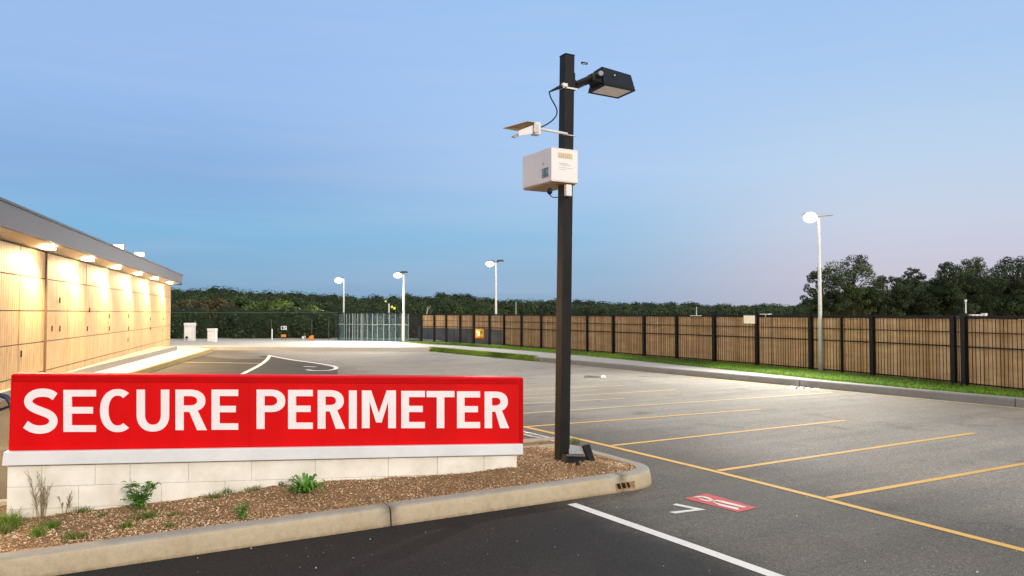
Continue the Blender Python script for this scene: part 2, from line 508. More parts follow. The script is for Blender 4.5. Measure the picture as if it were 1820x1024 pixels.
def mulch_z(a, b):
    f = (b - (b_front+.2)) / max(.25, foot_b(a) - (b_front+.2))
    f = min(1.15, max(0, f)); s = f*f*(3-2*f) if f <= 1 else 1
    z = .168 + (foot_z(a)-.168)*s
    # settle to the kerb at the right end and the back
    e = min(1, max(0, (a_right-.2 - a)/.8)); z = .165 + (z-.165)*(e*e*(3-2*e))
    e = min(1, max(0, (b_back-.2 - b)/.5)); z = .16 + (z-.16)*e
    z += .022*mnoise.noise(Vector((a*2.1, b*2.1, 0))) + .012*mnoise.noise(Vector((a*7, b*7, 3)))
    return z
m = MB(); NA, NB = 190, 44; a0, a1 = -9.0, a_right-.18; b0, b1 = b_front+.18, b_back-.18
rc2 = RC - .18
def inset(a, b):       # keep the bed inside the rounded kerb corners
    ca, cb = a1 - rc2, b0 + rc2
    if a > ca and b < cb:
        d = math.hypot(a-ca, b-cb)
        lim = rc2
        mx = max(a-ca, cb-b)
        if d > 1e-6: 
            k = mx/d; a = ca + (a-ca)*k; b = cb + (b-cb)*k
    cb2 = b1 - .27; ca2 = a1 - .27
    if a > ca2 and b > cb2:
        d = math.hypot(a-ca2, b-cb2); mx = max(a-ca2, b-cb2)
        if d > 1e-6: a = ca2 + (a-ca2)*mx/d; b = cb2 + (b-cb2)*mx/d
    return a, b
vs = []
for i in range(NA+1):
    for j in range(NB+1):
        a, b = inset(a0 + (a1-a0)*i/NA, b0 + (b1-b0)*j/NB)
        vs.append(AB(a, b, mulch_z(a, b)))
m.add(vs, [(i*(NB+1)+j, (i+1)*(NB+1)+j, (i+1)*(NB+1)+j+1, i*(NB+1)+j+1) for i in range(NA) for j in range(NB)])
t = NT('mulch_soil')
g1 = t.noise(45, 5, .7); g2 = t.noise(4, 4)
c = t.ramp(g1, [(.3, (.12, .07, .032)), (.5, (.27, .165, .08)), (.7, (.44, .29, .16))])
t.set(Base_Color=t.mix(1, c, t.ramp(g2, [(.3, (.7, .7, .7)), (.7, (1.15, 1.1, 1.1))]), 'MULTIPLY'), Roughness=.95)
t.bump(g1, .8, .03)
M['mulch'] = t.m
m.build('mulch_bed', M['mulch'], kind='structure', smooth=True)
# loose chips: nobody could count them
t = NT('wood_chips')
geo = t.n.new('ShaderNodeNewGeometry')
c = t.ramp(geo.outputs['Random Per Island'], [(0, (.08, .045, .02)), (.12, (.36, .21, .095)), (.42, (.56, .34, .155)), (.72, (.72, .50, .28)), (.9, (.84, .68, .47)), (1, (.80, .72, .58))])
patch = t.noise(.9, 4, co=geo.outputs['Position'])
c = t.mix(1, c, t.ramp(patch, [(.35, (.74, .70, .64)), (.6, (1.1, 1.1, 1.1))]), 'MULTIPLY')
t.set(Base_Color=c, Roughness=.9); M['chips'] = t.m
m = MB(); rnd = random.Random(3)
def chip(c, L, W, tilt=.7):
    d = Vector((rnd.uniform(-1, 1), rnd.uniform(-1, 1), rnd.uniform(-tilt, tilt)*.6)).normalized()
    s = d.cross(UP).normalized(); s = (s + UP*rnd.uniform(-tilt, tilt)).normalized(); n = s.cross(d)
    q = [c - d*L/2 - s*W/2, c + d*L/2 - s*W*.3, c + d*L*.45 + s*W/2, c - d*L*.5 + s*W*.4]
    m.add(q + [c + n*W*.35], [(0, 1, 4), (1, 2, 4), (2, 3, 4), (3, 0, 4)])
for i in range(44000):
    a = a0 + (a1-a0)*(rnd.random()**.8); b = b0 + (b1-b0)*(rnd.random()**1.35)
    if rnd.random() < .06: b = b0 + .02 + abs(rnd.gauss(0, .03))
    a, b = inset(a, b)
    big = rnd.random()
    L = .012 + .030*big**3; W = .005 + .009*rnd.random()
    chip(AB(a, b, mulch_z(a, b) + .004 + .008*rnd.random()), L, W)
# a few pale stone-like chips
for i in range(90):
    a = rnd.uniform(-3.2, a1); b = b0 + (b1-b0)*rnd.random(); a, b = inset(a, b)
    chip(AB(a, b, mulch_z(a, b)+.012), rnd.uniform(.03, .06), rnd.uniform(.02, .035), .3)
m.build('mulch_chips', M['chips'], kind='stuff', label='loose brown wood chip mulch covering the kerbed island', fix=False)
t = NT('pale_stone'); t.set(Base_Color=t.ramp(t.noise(30, 4), [(.3, (.5, .46, .4)), (.7, (.75, .71, .65))]), Roughness=.85); M['stone'] = t.m

# ------------------------------------------------------------------ the sign
t = NT('sign_red')
nz = t.noise(1.3, 5, .6); v = t.noise(1.2, 3, .5, stretch=(3, 3, .3))
c = t.ramp(nz, [(.3, (.60, .0006, .002)), (.7, (.69, .001, .003))])
t.set(Base_Color=t.mix(1, c, t.ramp(v, [(.3, (.90, .9, .9)), (.6, (1.03, 1, 1))]), 'MULTIPLY'), Roughness=.5, Specular_IOR_Level=.12)
t.bump(t.noise(2.2, 3), .04, .02); M['red'] = t.m
M['red_trim'] = plain('sign_red_trim', (.47, .001, .003), .6, var=.1); M['red_trim'].node_tree.nodes['Principled BSDF'].inputs['Specular IOR Level'].default_value = .08
t = NT('sign_letter_white')
t.set(Base_Color=t.ramp(t.noise(5, 5, .6), [(.3, (.78, .73, .77)), (.7, (.86, .81, .85))]), Roughness=.45); M['letter'] = t.m
t = NT('ledge_white')
t.set(Base_Color=t.ramp(t.noise(2.5, 6, .65), [(.28, (.62, .64, .68)), (.6, (.72, .74, .78))]), Roughness=.5)
M['ledge'] = t.m
# painted ashlar blocks
t = NT('white_block_wall')
mp = t.n.new('ShaderNodeMapping'); mp.inputs['Rotation'].default_value = (R(90), 0, 0); 
t.l.new(t.tc.outputs['Object'], mp.inputs['Vector'])
n1 = t.noise(2.2, 7, .68); n2 = t.noise(26, 5, .7); n3 = t.noise(3, 6, .6, stretch=(1, 1, 1))
c = t.ramp(n1, [(.25, (.68, .65, .59)), (.5, (.82, .80, .745)), (.75, (.87, .855, .80))])
c = t.mix(1, c, t.ramp(n3, [(.3, (.86, .84, .8)), (.6, (1.02, 1.02, 1.02))]), 'MULTIPLY')
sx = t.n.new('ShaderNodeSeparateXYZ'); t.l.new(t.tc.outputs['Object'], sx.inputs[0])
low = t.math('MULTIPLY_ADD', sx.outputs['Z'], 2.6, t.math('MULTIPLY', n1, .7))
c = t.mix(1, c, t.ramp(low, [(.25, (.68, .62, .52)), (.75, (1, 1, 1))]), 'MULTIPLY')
t.set(Base_Color=c, Roughness=.85); t.bump(t.math('ADD', n2, n1), .35, .008)
M['block'] = t.m
M['mortar'] = plain('mortar', (.68, .65, .59), .95, var=.2)

sign_base = Vector((S(466, 870).x, S(466, 870).y, .05))
sign = empty('monument_sign', sign_base, math.atan2(S_d.y, S_d.x), label='long red sign panel with white capital lettering on a white block base', cat='sign')
TH = .34
def Sb(px, py, off): return S(px, py) + S_n*off
# cabinet, tapering a little to the right as photographed
q = [S(14, 803), S(931, 790), S(931, 671), S(19, 664.5)]
bk = [p - S_n*.26 for p in q]
fr_ = [p for p in q]
m = MB(); m.hexa([fr_[0], fr_[1], bk[1], bk[0], fr_[3], fr_[2], bk[2], bk[3]])
cab = m.build('sign_cabinet', M['red'], sign, bevel=.022, seg=3)
# raised trims: top band, right-hand end strip, seam
m = MB()
def plate(c4, off0, off1, mb):
    mb.hexa([c4[0]+S_n*off1, c4[1]+S_n*off1, c4[1]+S_n*off0, c4[0]+S_n*off0, c4[3]+S_n*off1, c4[2]+S_n*off1, c4[2]+S_n*off0, c4[3]+S_n*off0])
plate([S(21, 678.5), S(921, 683), S(921, 673.2), S(21.5, 667.5)], -.004, .006, m)
plate([S(923.5, 788), S(929.5, 788), S(929.5, 673), S(923.5, 673)], -.004, .008, m)
m.build('sign_trim', M['red_trim'], sign, bevel=.003)
m = MB()
plate([S(442.8, 796), S(443.4, 796), S(443.4, 673), S(442.8, 673)], -.004, .0015, m)
m.build('panel_seam', M['red_trim'], sign)
# white ledge
q = [S(2.5, 828.5, .06), S(930, 808.5, .06), S(930, 789.5, .06), S(6, 803.5, .06)]
m = MB(); m.hexa([q[0], q[1], q[1]-S_n*.40, q[0]-S_n*.40, q[3], q[2], q[2]-S_n*.40, q[3]-S_n*.40])
m.build('ledge', M['ledge'], sign, bevel=.008)
# block base: separate courses with recessed joints, one mesh
wl_ = S(13, 829); wr_ = S(919, 809)
def Wd(u, z):    # u along the wall in metres from its left end
    p = wl_ + S_d*u; return Vector((p.x, p.y, z))
WL = (wr_ - wl_).dot(S_d)
def topz(u): return wl_.z + (wr_.z - wl_.z)*u/WL + .0
m = MB()
m.hexa([Wd(.01, -.2)-S_n*.012, Wd(WL-.01, -.2)-S_n*.012, Wd(WL-.01, -.2)-S_n*.30, Wd(.01, -.2)-S_n*.30,
        Wd(.01, topz(0))-S_n*.012, Wd(WL-.01, topz(WL))-S_n*.012, Wd(WL-.01, topz(WL))-S_n*.30, Wd(.01, topz(0))-S_n*.30], 1)
def u_of(px): return (S(px, 845) - wl_).dot(S_d)
cz = lambda u: topz(u) - .215                       # first bed joint
cz2 = lambda u: topz(u) - .44
row1 = [0, u_of(74), u_of(169), u_of(231), u_of(335), u_of(447), u_of(560), u_of(690), u_of(777), u_of(860), WL]
row2 = [0, u_of(140), u_of(287), u_of(400), u_of(520), u_of(640), u_of(815), WL]
row3 = [0, u_of(60), u_of(200), u_of(330), u_of(480), WL]
jw = .0022
for rows, zt, zb in ((row1, lambda u: topz(u)-.001, cz), (row2, cz, cz2), (row3, cz2, lambda u: -.22)):
    for u0, u1 in zip(rows, rows[1:]):
        u0 += jw; u1 -= jw; dz = rnd.uniform(-.0025, .0025)
        f = [Wd(u0, zb(u0)+jw)+S_n*dz, Wd(u1, zb(u1)+jw)+S_n*dz, Wd(u1, zt(u1)-jw)+S_n*dz, Wd(u0, zt(u0)-jw)+S_n*dz]
        thick = S_n*-.31
        m.hexa([f[0], f[1], f[1]+thick, f[0]+thick, f[3], f[2], f[2]+thick, f[3]+thick], 0)
m.build('block_base', [M['block'], M['mortar']], sign, bevel=.003)

# lettering
def stroke(center, ht):          # outline of a thick line
    L = []; Rr = []
    for i, p in enumerate(center):
        d = (center[min(i+1, len(center)-1)] - center[max(i-1, 0)]).normalized(); s = Vector((-d.y, d.x))
        h = ht[i] if isinstance(ht, list) else ht
        L.append(p + s*h); Rr.append(p - s*h)
    return L + Rr[::-1]
def letter(ch, x0, x1, y0, y1, v, h):
    w = x1-x0; H = y1-y0; V2 = lambda x, y: Vector((x, y))
    def ell(cx, cy, rx, ry, t0, t1, n=14, e=1.0):
        out = []
        for i in range(n+1):
            th = t0 + (t1-t0)*i/n
            c_, s_ = math.cos(th), math.sin(th)
            out.append(V2(cx + rx*math.copysign(abs(c_)**e, c_), cy + ry*math.copysign(abs(s_)**e, s_)))
        return out
    hp = math.pi/2
    if ch == 'E':
        mid = y0 + H*.485
        return [[V2(*p) for p in ((x0, y0), (x1, y0), (x1, y0+h), (x0+v, y0+h), (x0+v, mid-h/2), (x1-.09*w, mid-h/2), (x1-.09*w, mid+h/2), (x0+v, mid+h/2), (x0+v, y1-h), (x1, y1-h), (x1, y1), (x0, y1))]]
    if ch == 'I': return [[V2(x0, y0), V2(x1, y0), V2(x1, y1), V2(x0, y1)]]
    if ch == 'T':
        c = (x0+x1)/2
        return [[V2(x0, y0), V2(x1, y0), V2(x1, y0+h), V2(c+v/2, y0+h), V2(c+v/2, y1), V2(c-v/2, y1), V2(c-v/2, y0+h), V2(x0, y0+h)]]
    if ch == 'U':
        c = (x0+x1)/2; r = w/2; ry = H*.40
        o = [V2(x0, y0)] + ell(c, y1-ry, r, ry, math.pi, 0, 20, .9)[0:] + [V2(x1, y0), V2(x1-v, y0)] + ell(c, y1-ry, r-v, ry-h*1.05, 0, math.pi, 20, .9) + [V2(x0+v, y0)]
        # y grows downwards: the bowl bulges to larger y
        return [o]
    if ch == 'C':
        rx = w*.56; cx = x0+rx; cy = (y0+y1)/2; ry = H/2
        t0 = R(52); t1 = R(308)
        return [ell(cx, cy, rx, ry, t0, t1, 30, .92) + ell(cx, cy, rx-v, ry-h, R(305), R(55), 30, .92)]
    if ch in 'PR':
        hb = H*(.57 if ch == 'P' else .55); by = y0+hb; rx = w*.5
        top = [V2(x0, y0), V2(x1-rx, y0)]
        xr = x1 if ch == 'P' else x1-.05*w
        bowl = ell(xr-rx, y0+hb/2, rx, hb/2, -hp, hp, 16, .9)
        if ch == 'P':
            o = [V2(x0, y0)] + bowl + [V2(x0+v, by), V2(x0+v, y1), V2(x0, y1)]
        else:
            bw = [p for p in bowl if not (p.y > by-h*.9 and p.x < xr-rx*.55)]
            o = [V2(x0, y0)] + bw + [V2(x0+.70*w, by-h*.25), V2(x1, y1), V2(x1-v*1.2, y1), V2(x0+.44*w, by), V2(x0+v, by), V2(x0+v, y1), V2(x0, y1)]
        hole = [V2(x0+v, y0+h)] + ell(xr-rx, y0+hb/2, rx-v, hb/2-h, -hp, hp, 16, .9) + [V2(x0+v, by-h)]
        return [o, hole]
    if ch == 'M':
        c = (x0+x1)/2
        return [[V2(*p) for p in ((x0, y1), (x0, y0), (x0+1.2*v, y0), (c, y0+.60*H), (x1-1.2*v, y0), (x1, y0), (x1, y1), (x1-v, y1), (x1-v, y0+.30*H), (c+.36*v, y0+.85*H), (c-.36*v, y0+.85*H), (x0+v, y0+.30*H), (x0+v, y1))]]
    if ch == 'S':
        n = [(.93, .175), (.78, .105), (.56, .082), (.32, .115), (.16, .22), (.165, .345), (.31, .435), (.53, .505), (.75, .575), (.875, .68), (.85, .80), (.70, .89), (.46, .918), (.24, .885), (.06, .80)]
        pts = catmull([V2(x0+a*w, y0+b*H) for a, b in n], 5)
        return [stroke(pts, h*.62)]
letters1 = [('S', 42, 102.5, 691.5, 770), ('E', 113, 171, 693, 767.5), ('C', 178, 234, 691.5, 768), ('U', 243, 301, 692.5, 767), ('R', 312, 368, 692.5, 764.5), ('E', 376, 423.5, 692.5, 763.8)]
letters2 = [('P', 456, 507, 692.5, 762.3), ('E', 512, 556, 693, 762.3), ('R', 564.5, 613.5, 693.5, 762), ('I', 620, 634, 694, 761.7), ('M', 643, 703.5, 694, 761), ('E', 713, 755, 694.7, 761), ('T', 758, 807.5, 695, 761), ('E', 812, 853, 695.5, 761), ('R', 861, 904.5, 696, 761)]
def word(items):
    cu = bpy.data.curves.new('lettering', 'CURVE'); cu.dimensions = '2D'; cu.fill_mode = 'BOTH'; cu.extrude = .004; cu.resolution_u = 1
    for ch, x0, x1, y0, y1 in items:
        f = (x0+x1)/2/910
        v = 15.6 - 2.4*f; h = 11.8 - .9*f
        if ch == 'I': v = x1-x0
        for outl in letter(ch, x0, x1, y0, y1, v, h):
            sp = cu.splines.new('POLY'); sp.points.add(len(outl)-1)
            for k, p in enumerate(outl):
                w = S(p.x, p.y) - sign_base
                sp.points[k].co = (w.dot(S_d), w.z, 0, 1)
            sp.use_cyclic_u = True
    tmp = bpy.data.objects.new('tmp', cu); COL.objects.link(tmp)
    dg = bpy.context.evaluated_depsgraph_get()
    me = bpy.data.meshes.new_from_object(tmp.evaluated_get(dg))
    COL.objects.unlink(tmp); bpy.data.objects.remove(tmp)
    me.transform(Matrix.Translation((0, -.005, 0)) @ Matrix.Rotation(R(90), 4, 'X'))
    # plane offset of the face in the sign's own frame
    me.transform(Matrix.Translation((0, (S_0 - sign_base).dot(-S_n), 0)))
    me.materials.clear(); me.materials.append(M['letter']); me.name = 'lettering'
    o = bpy.data.objects.new('lettering', me); COL.objects.link(o); o.parent = sign
    return o
word(letters1)['label'] = 'white capital letters reading SECURE'
word(letters2)['label'] = 'white capital letters reading PERIMETER'

# ------------------------------------------------------------------ the black post and what hangs on it
M['black'] = plain('black_powder_coat', (.009, .0095, .011), .45, var=.3, scale=5, bump=.05, bscale=90)
M['black_brown'] = plain('black_post_paint', (.0105, .0100, .0102), .5, var=.4, scale=3, bump=.06, bscale=60)
M['navy'] = plain('dark_navy_housing', (.008, .012, .020), .38, var=.25, bump=.05, bscale=120)
M['off_white'] = plain('off_white_enamel', (.78, .77, .765), .45, var=.08, scale=3, bump=.04)
M['alu'] = plain('brushed_aluminium', (.55, .54, .52), .4, .6, var=.15, scale=12)
M['knob'] = plain('grey_knob', (.16, .18, .2), .4)
M['rubber'] = plain('black_rubber', (.012, .012, .012), .6)
M['lens_grey'] = plain('unlit_diffuser', (.70, .64, .58), .35, var=.12, scale=14)
M['diffuser'] = glow('unlit_lens_glow', (.36, .29, .235), .75)  # unlit lens; glow added in place of light on its underside
M['tan'] = plain('tan_sheet', (.45, .33, .17), .5, var=.2)
PC = P(998.5, 822, 9.86); pa, pb = ab(PC)
pz0 = PC.z - .12; PT = P(1007, 98, 9.86).z
HS = .072
def AX(): return (E1, E2, UP)
post = empty('square_post', Vector((PC.x, PC.y, PC.z)), math.atan2(E1.y, E1.x), label='tall black square steel post standing in the mulch at the island end', cat='post')
topc = RB(1008, 100, pb); topa = ab(topc)[0]
def post_a(z): return pa + (topa - pa)*(z - PC.z)/(PT - PC.z)
m = MB()
m.hexa([AB(pa-HS, pb-HS, pz0), AB(pa+HS, pb-HS, pz0), AB(pa+HS, pb+HS, pz0), AB(pa-HS, pb+HS, pz0),
        AB(topa-HS, pb-HS, PT), AB(topa+HS, pb-HS, PT), AB(topa+HS, pb+HS, PT), AB(topa-HS, pb+HS, PT)])
m.build('shaft', M['black_brown'], post, bevel=.007, seg=3)
m = MB(); m.box(AB(pa, pb, PC.z+.012), (.24, .24, .02), AX()); m.build('base_plate', M['black'], post, bevel=.004)
for sa in (-.095, .095):
    for sb in (-.095, .095):
        m = MB(); m.tube([AB(pa+sa, pb+sb, PC.z+.0), AB(pa+sa, pb+sb, PC.z+.05)], .013, 6); m.build('anchor_bolt', M['alu'], post)
m = MB(); m.box(AB(topa, pb, PT+.006), (.152, .152, .012), AX()); m.build('cap', M['navy'], post, bevel=.003)

# floodlight
fl_b = pb - .02
F_ = RB(1074, 149, fl_b - .02); C_ = RB(1130, 162, fl_b - .02)
zb = F_.z; aL = ab(F_)[0]; aR = ab(C_)[0]; bN = fl_b - .02; bF = bN + .40
zc = C_.z
flood = empty('floodlight', AB(aL, bN, zb), math.atan2(E1.y, E1.x), label='boxy black floodlight bracketed to the right of the post top', cat='floodlight')
A_ = RB(1069.5, 117.5, bN + .06); B_ = RB(1122, 133, bN + .06)
m = MB()
bot = [AB(aL, bN, zb), AB(aR, bN, zb-.01), AB(aR-.0, bF, zb-.02), AB(aL+.01, bF, zb-.015)]
top = [A_, B_, B_ + E2*.20 - UP*.02, A_ + E2*.20 - UP*.02]
m.hexa(bot + top)
flood_h = m.build('housing', M['navy'], flood, bevel=.014, seg=3)
m = MB()
def bl(u, v_, dz): return (bot[0]*(1-u) + bot[1]*u)*(1-v_) + (bot[3]*(1-u) + bot[2]*u)*v_ - UP*dz
m.hexa([bl(.09, .10, .005), bl(.92, .10, .005), bl(.92, .9, .005), bl(.09, .9, .005), bl(.09, .10, -.01), bl(.92, .10, -.01), bl(.92, .9, -.01), bl(.09, .9, -.01)])
m.build('lens', M['diffuser'], flood)
for u0, u1, v0, v1 in ((.0, 1, .0, .085), (.0, 1, .915, 1), (.0, .075, .087, .913), (.935, 1, .087, .913)):
    m = MB(); m.hexa([bl(u0+.005, v0+.005, .012), bl(u1-.005, v0+.005, .012), bl(u1-.005, v1-.005, .012), bl(u0+.005, v1-.005, .012), bl(u0+.005, v0+.005, -.004), bl(u1-.005, v0+.005, -.004), bl(u1-.005, v1-.005, -.004), bl(u0+.005, v1-.005, -.004)])
    m.build('lens_frame', M['black'], flood, bevel=.003)
m = MB(); fc = (bot[0]+bot[1]+A_+B_)/4 - E2*.004 - E1*.08 + UP*.03
m.tube([fc, fc - E2*.02], .012, 10); m.build('screw', M['alu'], flood_h)
zk = P(1022, 140, 9.8).z
m = MB()
m.box(AB(post_a(zk)+HS+.012, pb, zk-.01), (.024, .12, .24), AX())
m.build('mounting_plate', M['black'], flood, bevel=.005)
m = MB()
endp = (bot[0]+bot[3]+top[0]+top[3])/4 - UP*.01
m.tube([AB(post_a(zk)+HS+.02, pb, zk+.01), AB(post_a(zk)+HS+.09, pb+.02, zk), endp - E1*.07 + UP*.01], [.045, .032, .05], 10)
m.tube([AB(post_a(zk)+HS+.02, pb, zk-.09), endp - E1*.10 - UP*.03], [.03, .04], 8)
m.hexa([endp - E1*.10 + E2*s_*.07 + UP*z for s_, z in ((-1, -.08), (-1, -.08), (1, -.08), (1, -.08))][:0] or
       [endp + E1*-.12 - E2*.05 - UP*.05, endp + E1*.04 - E2*.16 - UP*.10, endp + E1*.04 + E2*.16 - UP*.11, endp + E1*-.12 + E2*.05 - UP*.05,
        endp + E1*-.12 - E2*.05 + UP*.05, endp + E1*.03 - E2*.12 + UP*.10, endp + E1*.03 + E2*.08 + UP*.10, endp + E1*-.12 + E2*.05 + UP*.05])
m.build('arm', M['black'], flood, bevel=.008)
m = MB(); k = endp - E1*.03 - E2*.12 + UP*.03
m.tube([k, k - E2*.05 - E1*.02], [.04, .036], 14); m.build('knob', M['knob'], flood, bevel=.004)

# cable fitting near the top
zf = P(1004, 154, 9.8).z
fit = empty('cable_clamp', AB(post_a(zf), pb-HS, zf), math.atan2(E1.y, E1.x), label='pale metal clamp band with black plug round the post below the floodlight', cat='clamp')
m = MB()
pf = post_a(zf)
m.box(AB(pf+.02, pb-HS-.008, zf-.01), (.19, .014, .022), AX())
m.box(AB(pf-HS-.008, pb-.01, zf+.0), (.014, .15, .022), AX())
m.box(AB(pf+HS+.008, pb, zf-.012), (.012, .15, .022), AX())
m.build('band', M['off_white'], fit, bevel=.003)
m = MB(); m.box(AB(pf-HS-.02, pb-HS-.015, zf+.012), (.075, .05, .05), AX()); m.box(AB(pf-HS-.055, pb-HS-.01, zf-.012), (.07, .035, .03), AX())
m.build('fitting', M['off_white'], fit, bevel=.008)
m = MB()
plug = RB(976, 163.5, pb-HS-.02)
m.tube([AB(pf-HS-.07, pb-HS-.02, zf-.012), (AB(pf-HS-.12, pb-HS-.02, zf-.035)), plug], [.026, .022, .009], 8)
m.build('plug', M['navy'], fit)

# sensor arm with angled plates
za = P(1000, 238, 9.8).z
sens = empty('sensor_arm', AB(post_a(za)-HS, pb, za), math.atan2(E1.y, E1.x), label='pale wing shaped sensor plates on a short horizontal arm left of the post', cat='sensor')
bs = pb - HS - .015
arm0 = RB(1008, 238, bs); arm1 = RB(957, 229, bs)
m = MB(); m.tube([arm0, arm1], .017, 12); m.build('arm', M['off_white'], sens, smooth=True)
m = MB(); pz = post_a(za)
m.box(AB(pz+.01, bs+.006, arm0.z-.012), (.2, .016, .012), AX()); m.box(AB(pz+HS+.007, pb, arm0.z-.012), (.012, .15, .012), AX())
m.build('strap', M['alu'], sens)
bl0 = RB(952.5, 229.5, bs)
m = MB(); m.box(bl0, (.085, .11, .16), AX()); m.build('head_block', M['off_white'], sens, bevel=.008)
m = MB(); m.box(bl0 + E1*-.03 + UP*-.005 - E2*.058, (.07, .014, .11), AX()); m.build('block_cover', M['alu'], sens, bevel=.003)
def sheet3(pts, th, name, mat, par):
    n = (pts[1]-pts[0]).cross(pts[2]-pts[0]).normalized()*th
    k = len(pts); mm = MB()
    mm.add([p - n for p in pts] + [p + n for p in pts], [tuple(reversed(range(k))), tuple(range(k, 2*k))] + [(i, (i+1) % k, k+(i+1) % k, k+i) for i in range(k)])
    return mm.build(name, mat, par, bevel=.002)
sheet3([RB(893, 228, bs+.10), RB(937, 215.5, bs-.06), RB(949, 217, bs-.05), RB(946, 224, bs+.05), RB(921, 233, bs+.12)], .004, 'upper_plate', M['tan'], sens)
sheet3([RB(921, 233, bs-.02), RB(947, 222.5, bs-.03), RB(947, 237.5, bs-.03), RB(922, 242, bs-.02)], .005, 'front_plate', M['off_white'], sens)
sheet3([RB(908, 243.5, bs+.02), RB(921, 237, bs-.02), RB(922, 242.5, bs-.02), RB(913, 246, bs+.03)], .004, 'lower_flap', M['alu'], sens)
cab_pts = [RB(x, y, bs - .01 + .0*y) for x, y in ((962, 226), (972, 221), (983, 213), (989.5, 203), (989, 193), (984, 183), (979, 174), (976, 163.5))]
m = MB(); m.tube(catmull(cab_pts, 5), .0085, 8)
m.build('cable', M['rubber'], sens, smooth=True)

# white equipment box
zbx = P(1003, 295, 9.8).z
bf = pb - HS - .05
fl1 = RB(980, 263, bf); fr1 = RB(1027, 273, bf); fb = RB(980, 322, bf)
aL_, aR_ = ab(fl1)[0], ab(fr1)[0]; zt_, zb_ = fl1.z, fb.z
bbk = ab(RA(928.5, 333, aL_))[1]
ebox = empty('equipment_box', AB((aL_+aR_)/2, bf, zb_), math.atan2(E1.y, E1.x), label='white metal equipment box mounted around the post below the sensor arm', cat='equipment box')
m = MB()
m.hexa([AB(aL_, bf, zb_), AB(aR_, bf, zb_-.0), AB(aR_, bbk, zb_), AB(aL_, bbk, zb_), AB(aL_, bf, zt_), AB(aR_, bf, zt_-.0), AB(aR_, bbk, zt_), AB(aL_, bbk, zt_)])
t = NT('white_box_enamel')
n1 = t.noise(3.5, 6, .65); sz = t.n.new('ShaderNodeSeparateXYZ'); t.l.new(t.tc.outputs['Object'], sz.inputs[0])
c = t.ramp(n1, [(.3, (.78, .77, .785)), (.7, (.86, .85, .865))])
dirt = t.math('ADD', t.math('MULTIPLY', sz.outputs['Z'], 14), t.math('MULTIPLY', n1, 1.2))
c = t.mix(1, c, t.ramp(dirt, [(.5, (.62, .42, .24)), (.95, (1, 1, 1))]), 'MULTIPLY')
t.set(Base_Color=c, Roughness=.5); M['box_white'] = t.m
m.build('box_body', M['box_white'], ebox, bevel=.006)
m = MB(); m.box(AB((aL_+aR_)/2, (bf+bbk)/2, zt_+.006), (aR_-aL_-.004, bbk-bf-.004, .012), AX()); m.build('lid', M['off_white'], ebox, bevel=.004)
m = MB(); m.box(AB((aL_+aR_)/2, (bf+bbk)/2+.02, zb_-.008), (aR_-aL_-.03, bbk-bf-.06, .014), AX()); m.build('underside_plate', M['tan'], ebox)
# vent sticker on the front, faint print lines
m = MB(); mp2 = MB()
def bxf(px, py, off=0): return RB(px, py, bf - off)
v0, v1 = bxf(992, 270.5), bxf(1017, 283)
cA, cB = ab(v0)[0], ab(v1)[0]
m.box(AB((cA+cB)/2, bf-.003, (v0.z+v1.z)/2), (cB-cA, .004, v0.z-v1.z), AX())
lp_ = m.build('label_plate', plain('yellowed_label', (.70, .58, .40), .6, var=.15), ebox)
m = MB()
for k in range(7):
    a = cA + (cB-cA)*(k+.5)/7
    m.box(AB(a, bf-.0065, (v0.z+v1.z)/2), ((cB-cA)/14, .003, (v0.z-v1.z)*.72), AX())
m.build('label_print', plain('label_ink', (.60, .46, .28), .7), lp_)
m = MB()
for y, x0, x1 in ((288, 993, 1010), (291, 995, 1015), (295.5, 994, 1018), (299, 994, 1006)):
    p, q_ = bxf(x0, y), bxf(x1, y); m.box(AB((ab(p)[0]+ab(q_)[0])/2, bf-.003, p.z-.01), (ab(q_)[0]-ab(p)[0], .003, .005), AX())
m.build('printed_text', plain('faint_print', (.66, .63, .58), .7), ebox)
# meter window on the left side
def bxs(px, py): return RA(px, py, aL_)
w0, w1 = bxs(964.5, 300), bxs(975.5, 314)
bA, bB = ab(w0)[1], ab(w1)[1]; zA = bxs(970, 299).z; zB = bxs(970, 314.5).z
m = MB(); m.box(AB(aL_-.004, (bA+bB)/2, (zA+zB)/2), (.008, abs(bA-bB)+.03, abs(zA-zB)+.02), AX()); mf_ = m.build('meter_frame', M['alu'], ebox, bevel=.003)
t = NT('meter_glass'); t.set(Base_Color=t.ramp(t.noise(18, 3), [(.4, (.10, .16, .17)), (.65, (.32, .38, .38))]), Roughness=.15); M['meter'] = t.m
m = MB(); m.box(AB(aL_-.0095, (bA+bB)/2, (zA+zB)/2), (.004, abs(bA-bB), abs(zA-zB)), AX()); m.build('meter_window', M['meter'], mf_)
q1 = bxs(966, 291); m = MB(); m.box(q1 - E1*.004, (.008, .03, .03), AX()); m.build('latch', M['alu'], ebox)
# conduit block, dome and loop below
zcd = P(1000, 338, 9.75).z
m = MB(); m.box(AB(pa-.03 + (post_a(zcd)-pa), pb-HS-.035, zcd), (.09, .06, .15), AX()); m.build('conduit_block', M['off_white'], ebox, bevel=.01)
dm = RB(977, 341, pb-.05)
m = MB(); m.tube([dm + UP*.05, dm + UP*.02, dm - UP*.012, dm - UP*.03, dm - UP*.038], [.02, .034, .034, .022, .006], 14); m.build('dome_camera', M['navy'], ebox, smooth=True)
m = MB(); m.tube(catmull([RB(976, 345, pb-.06), RB(982, 350.5, pb-.06), RB(989, 351, pb-.08), RB(995, 349, pb-.1)], 6), .006, 8); m.build('cable_loop', M['rubber'], ebox, smooth=True)

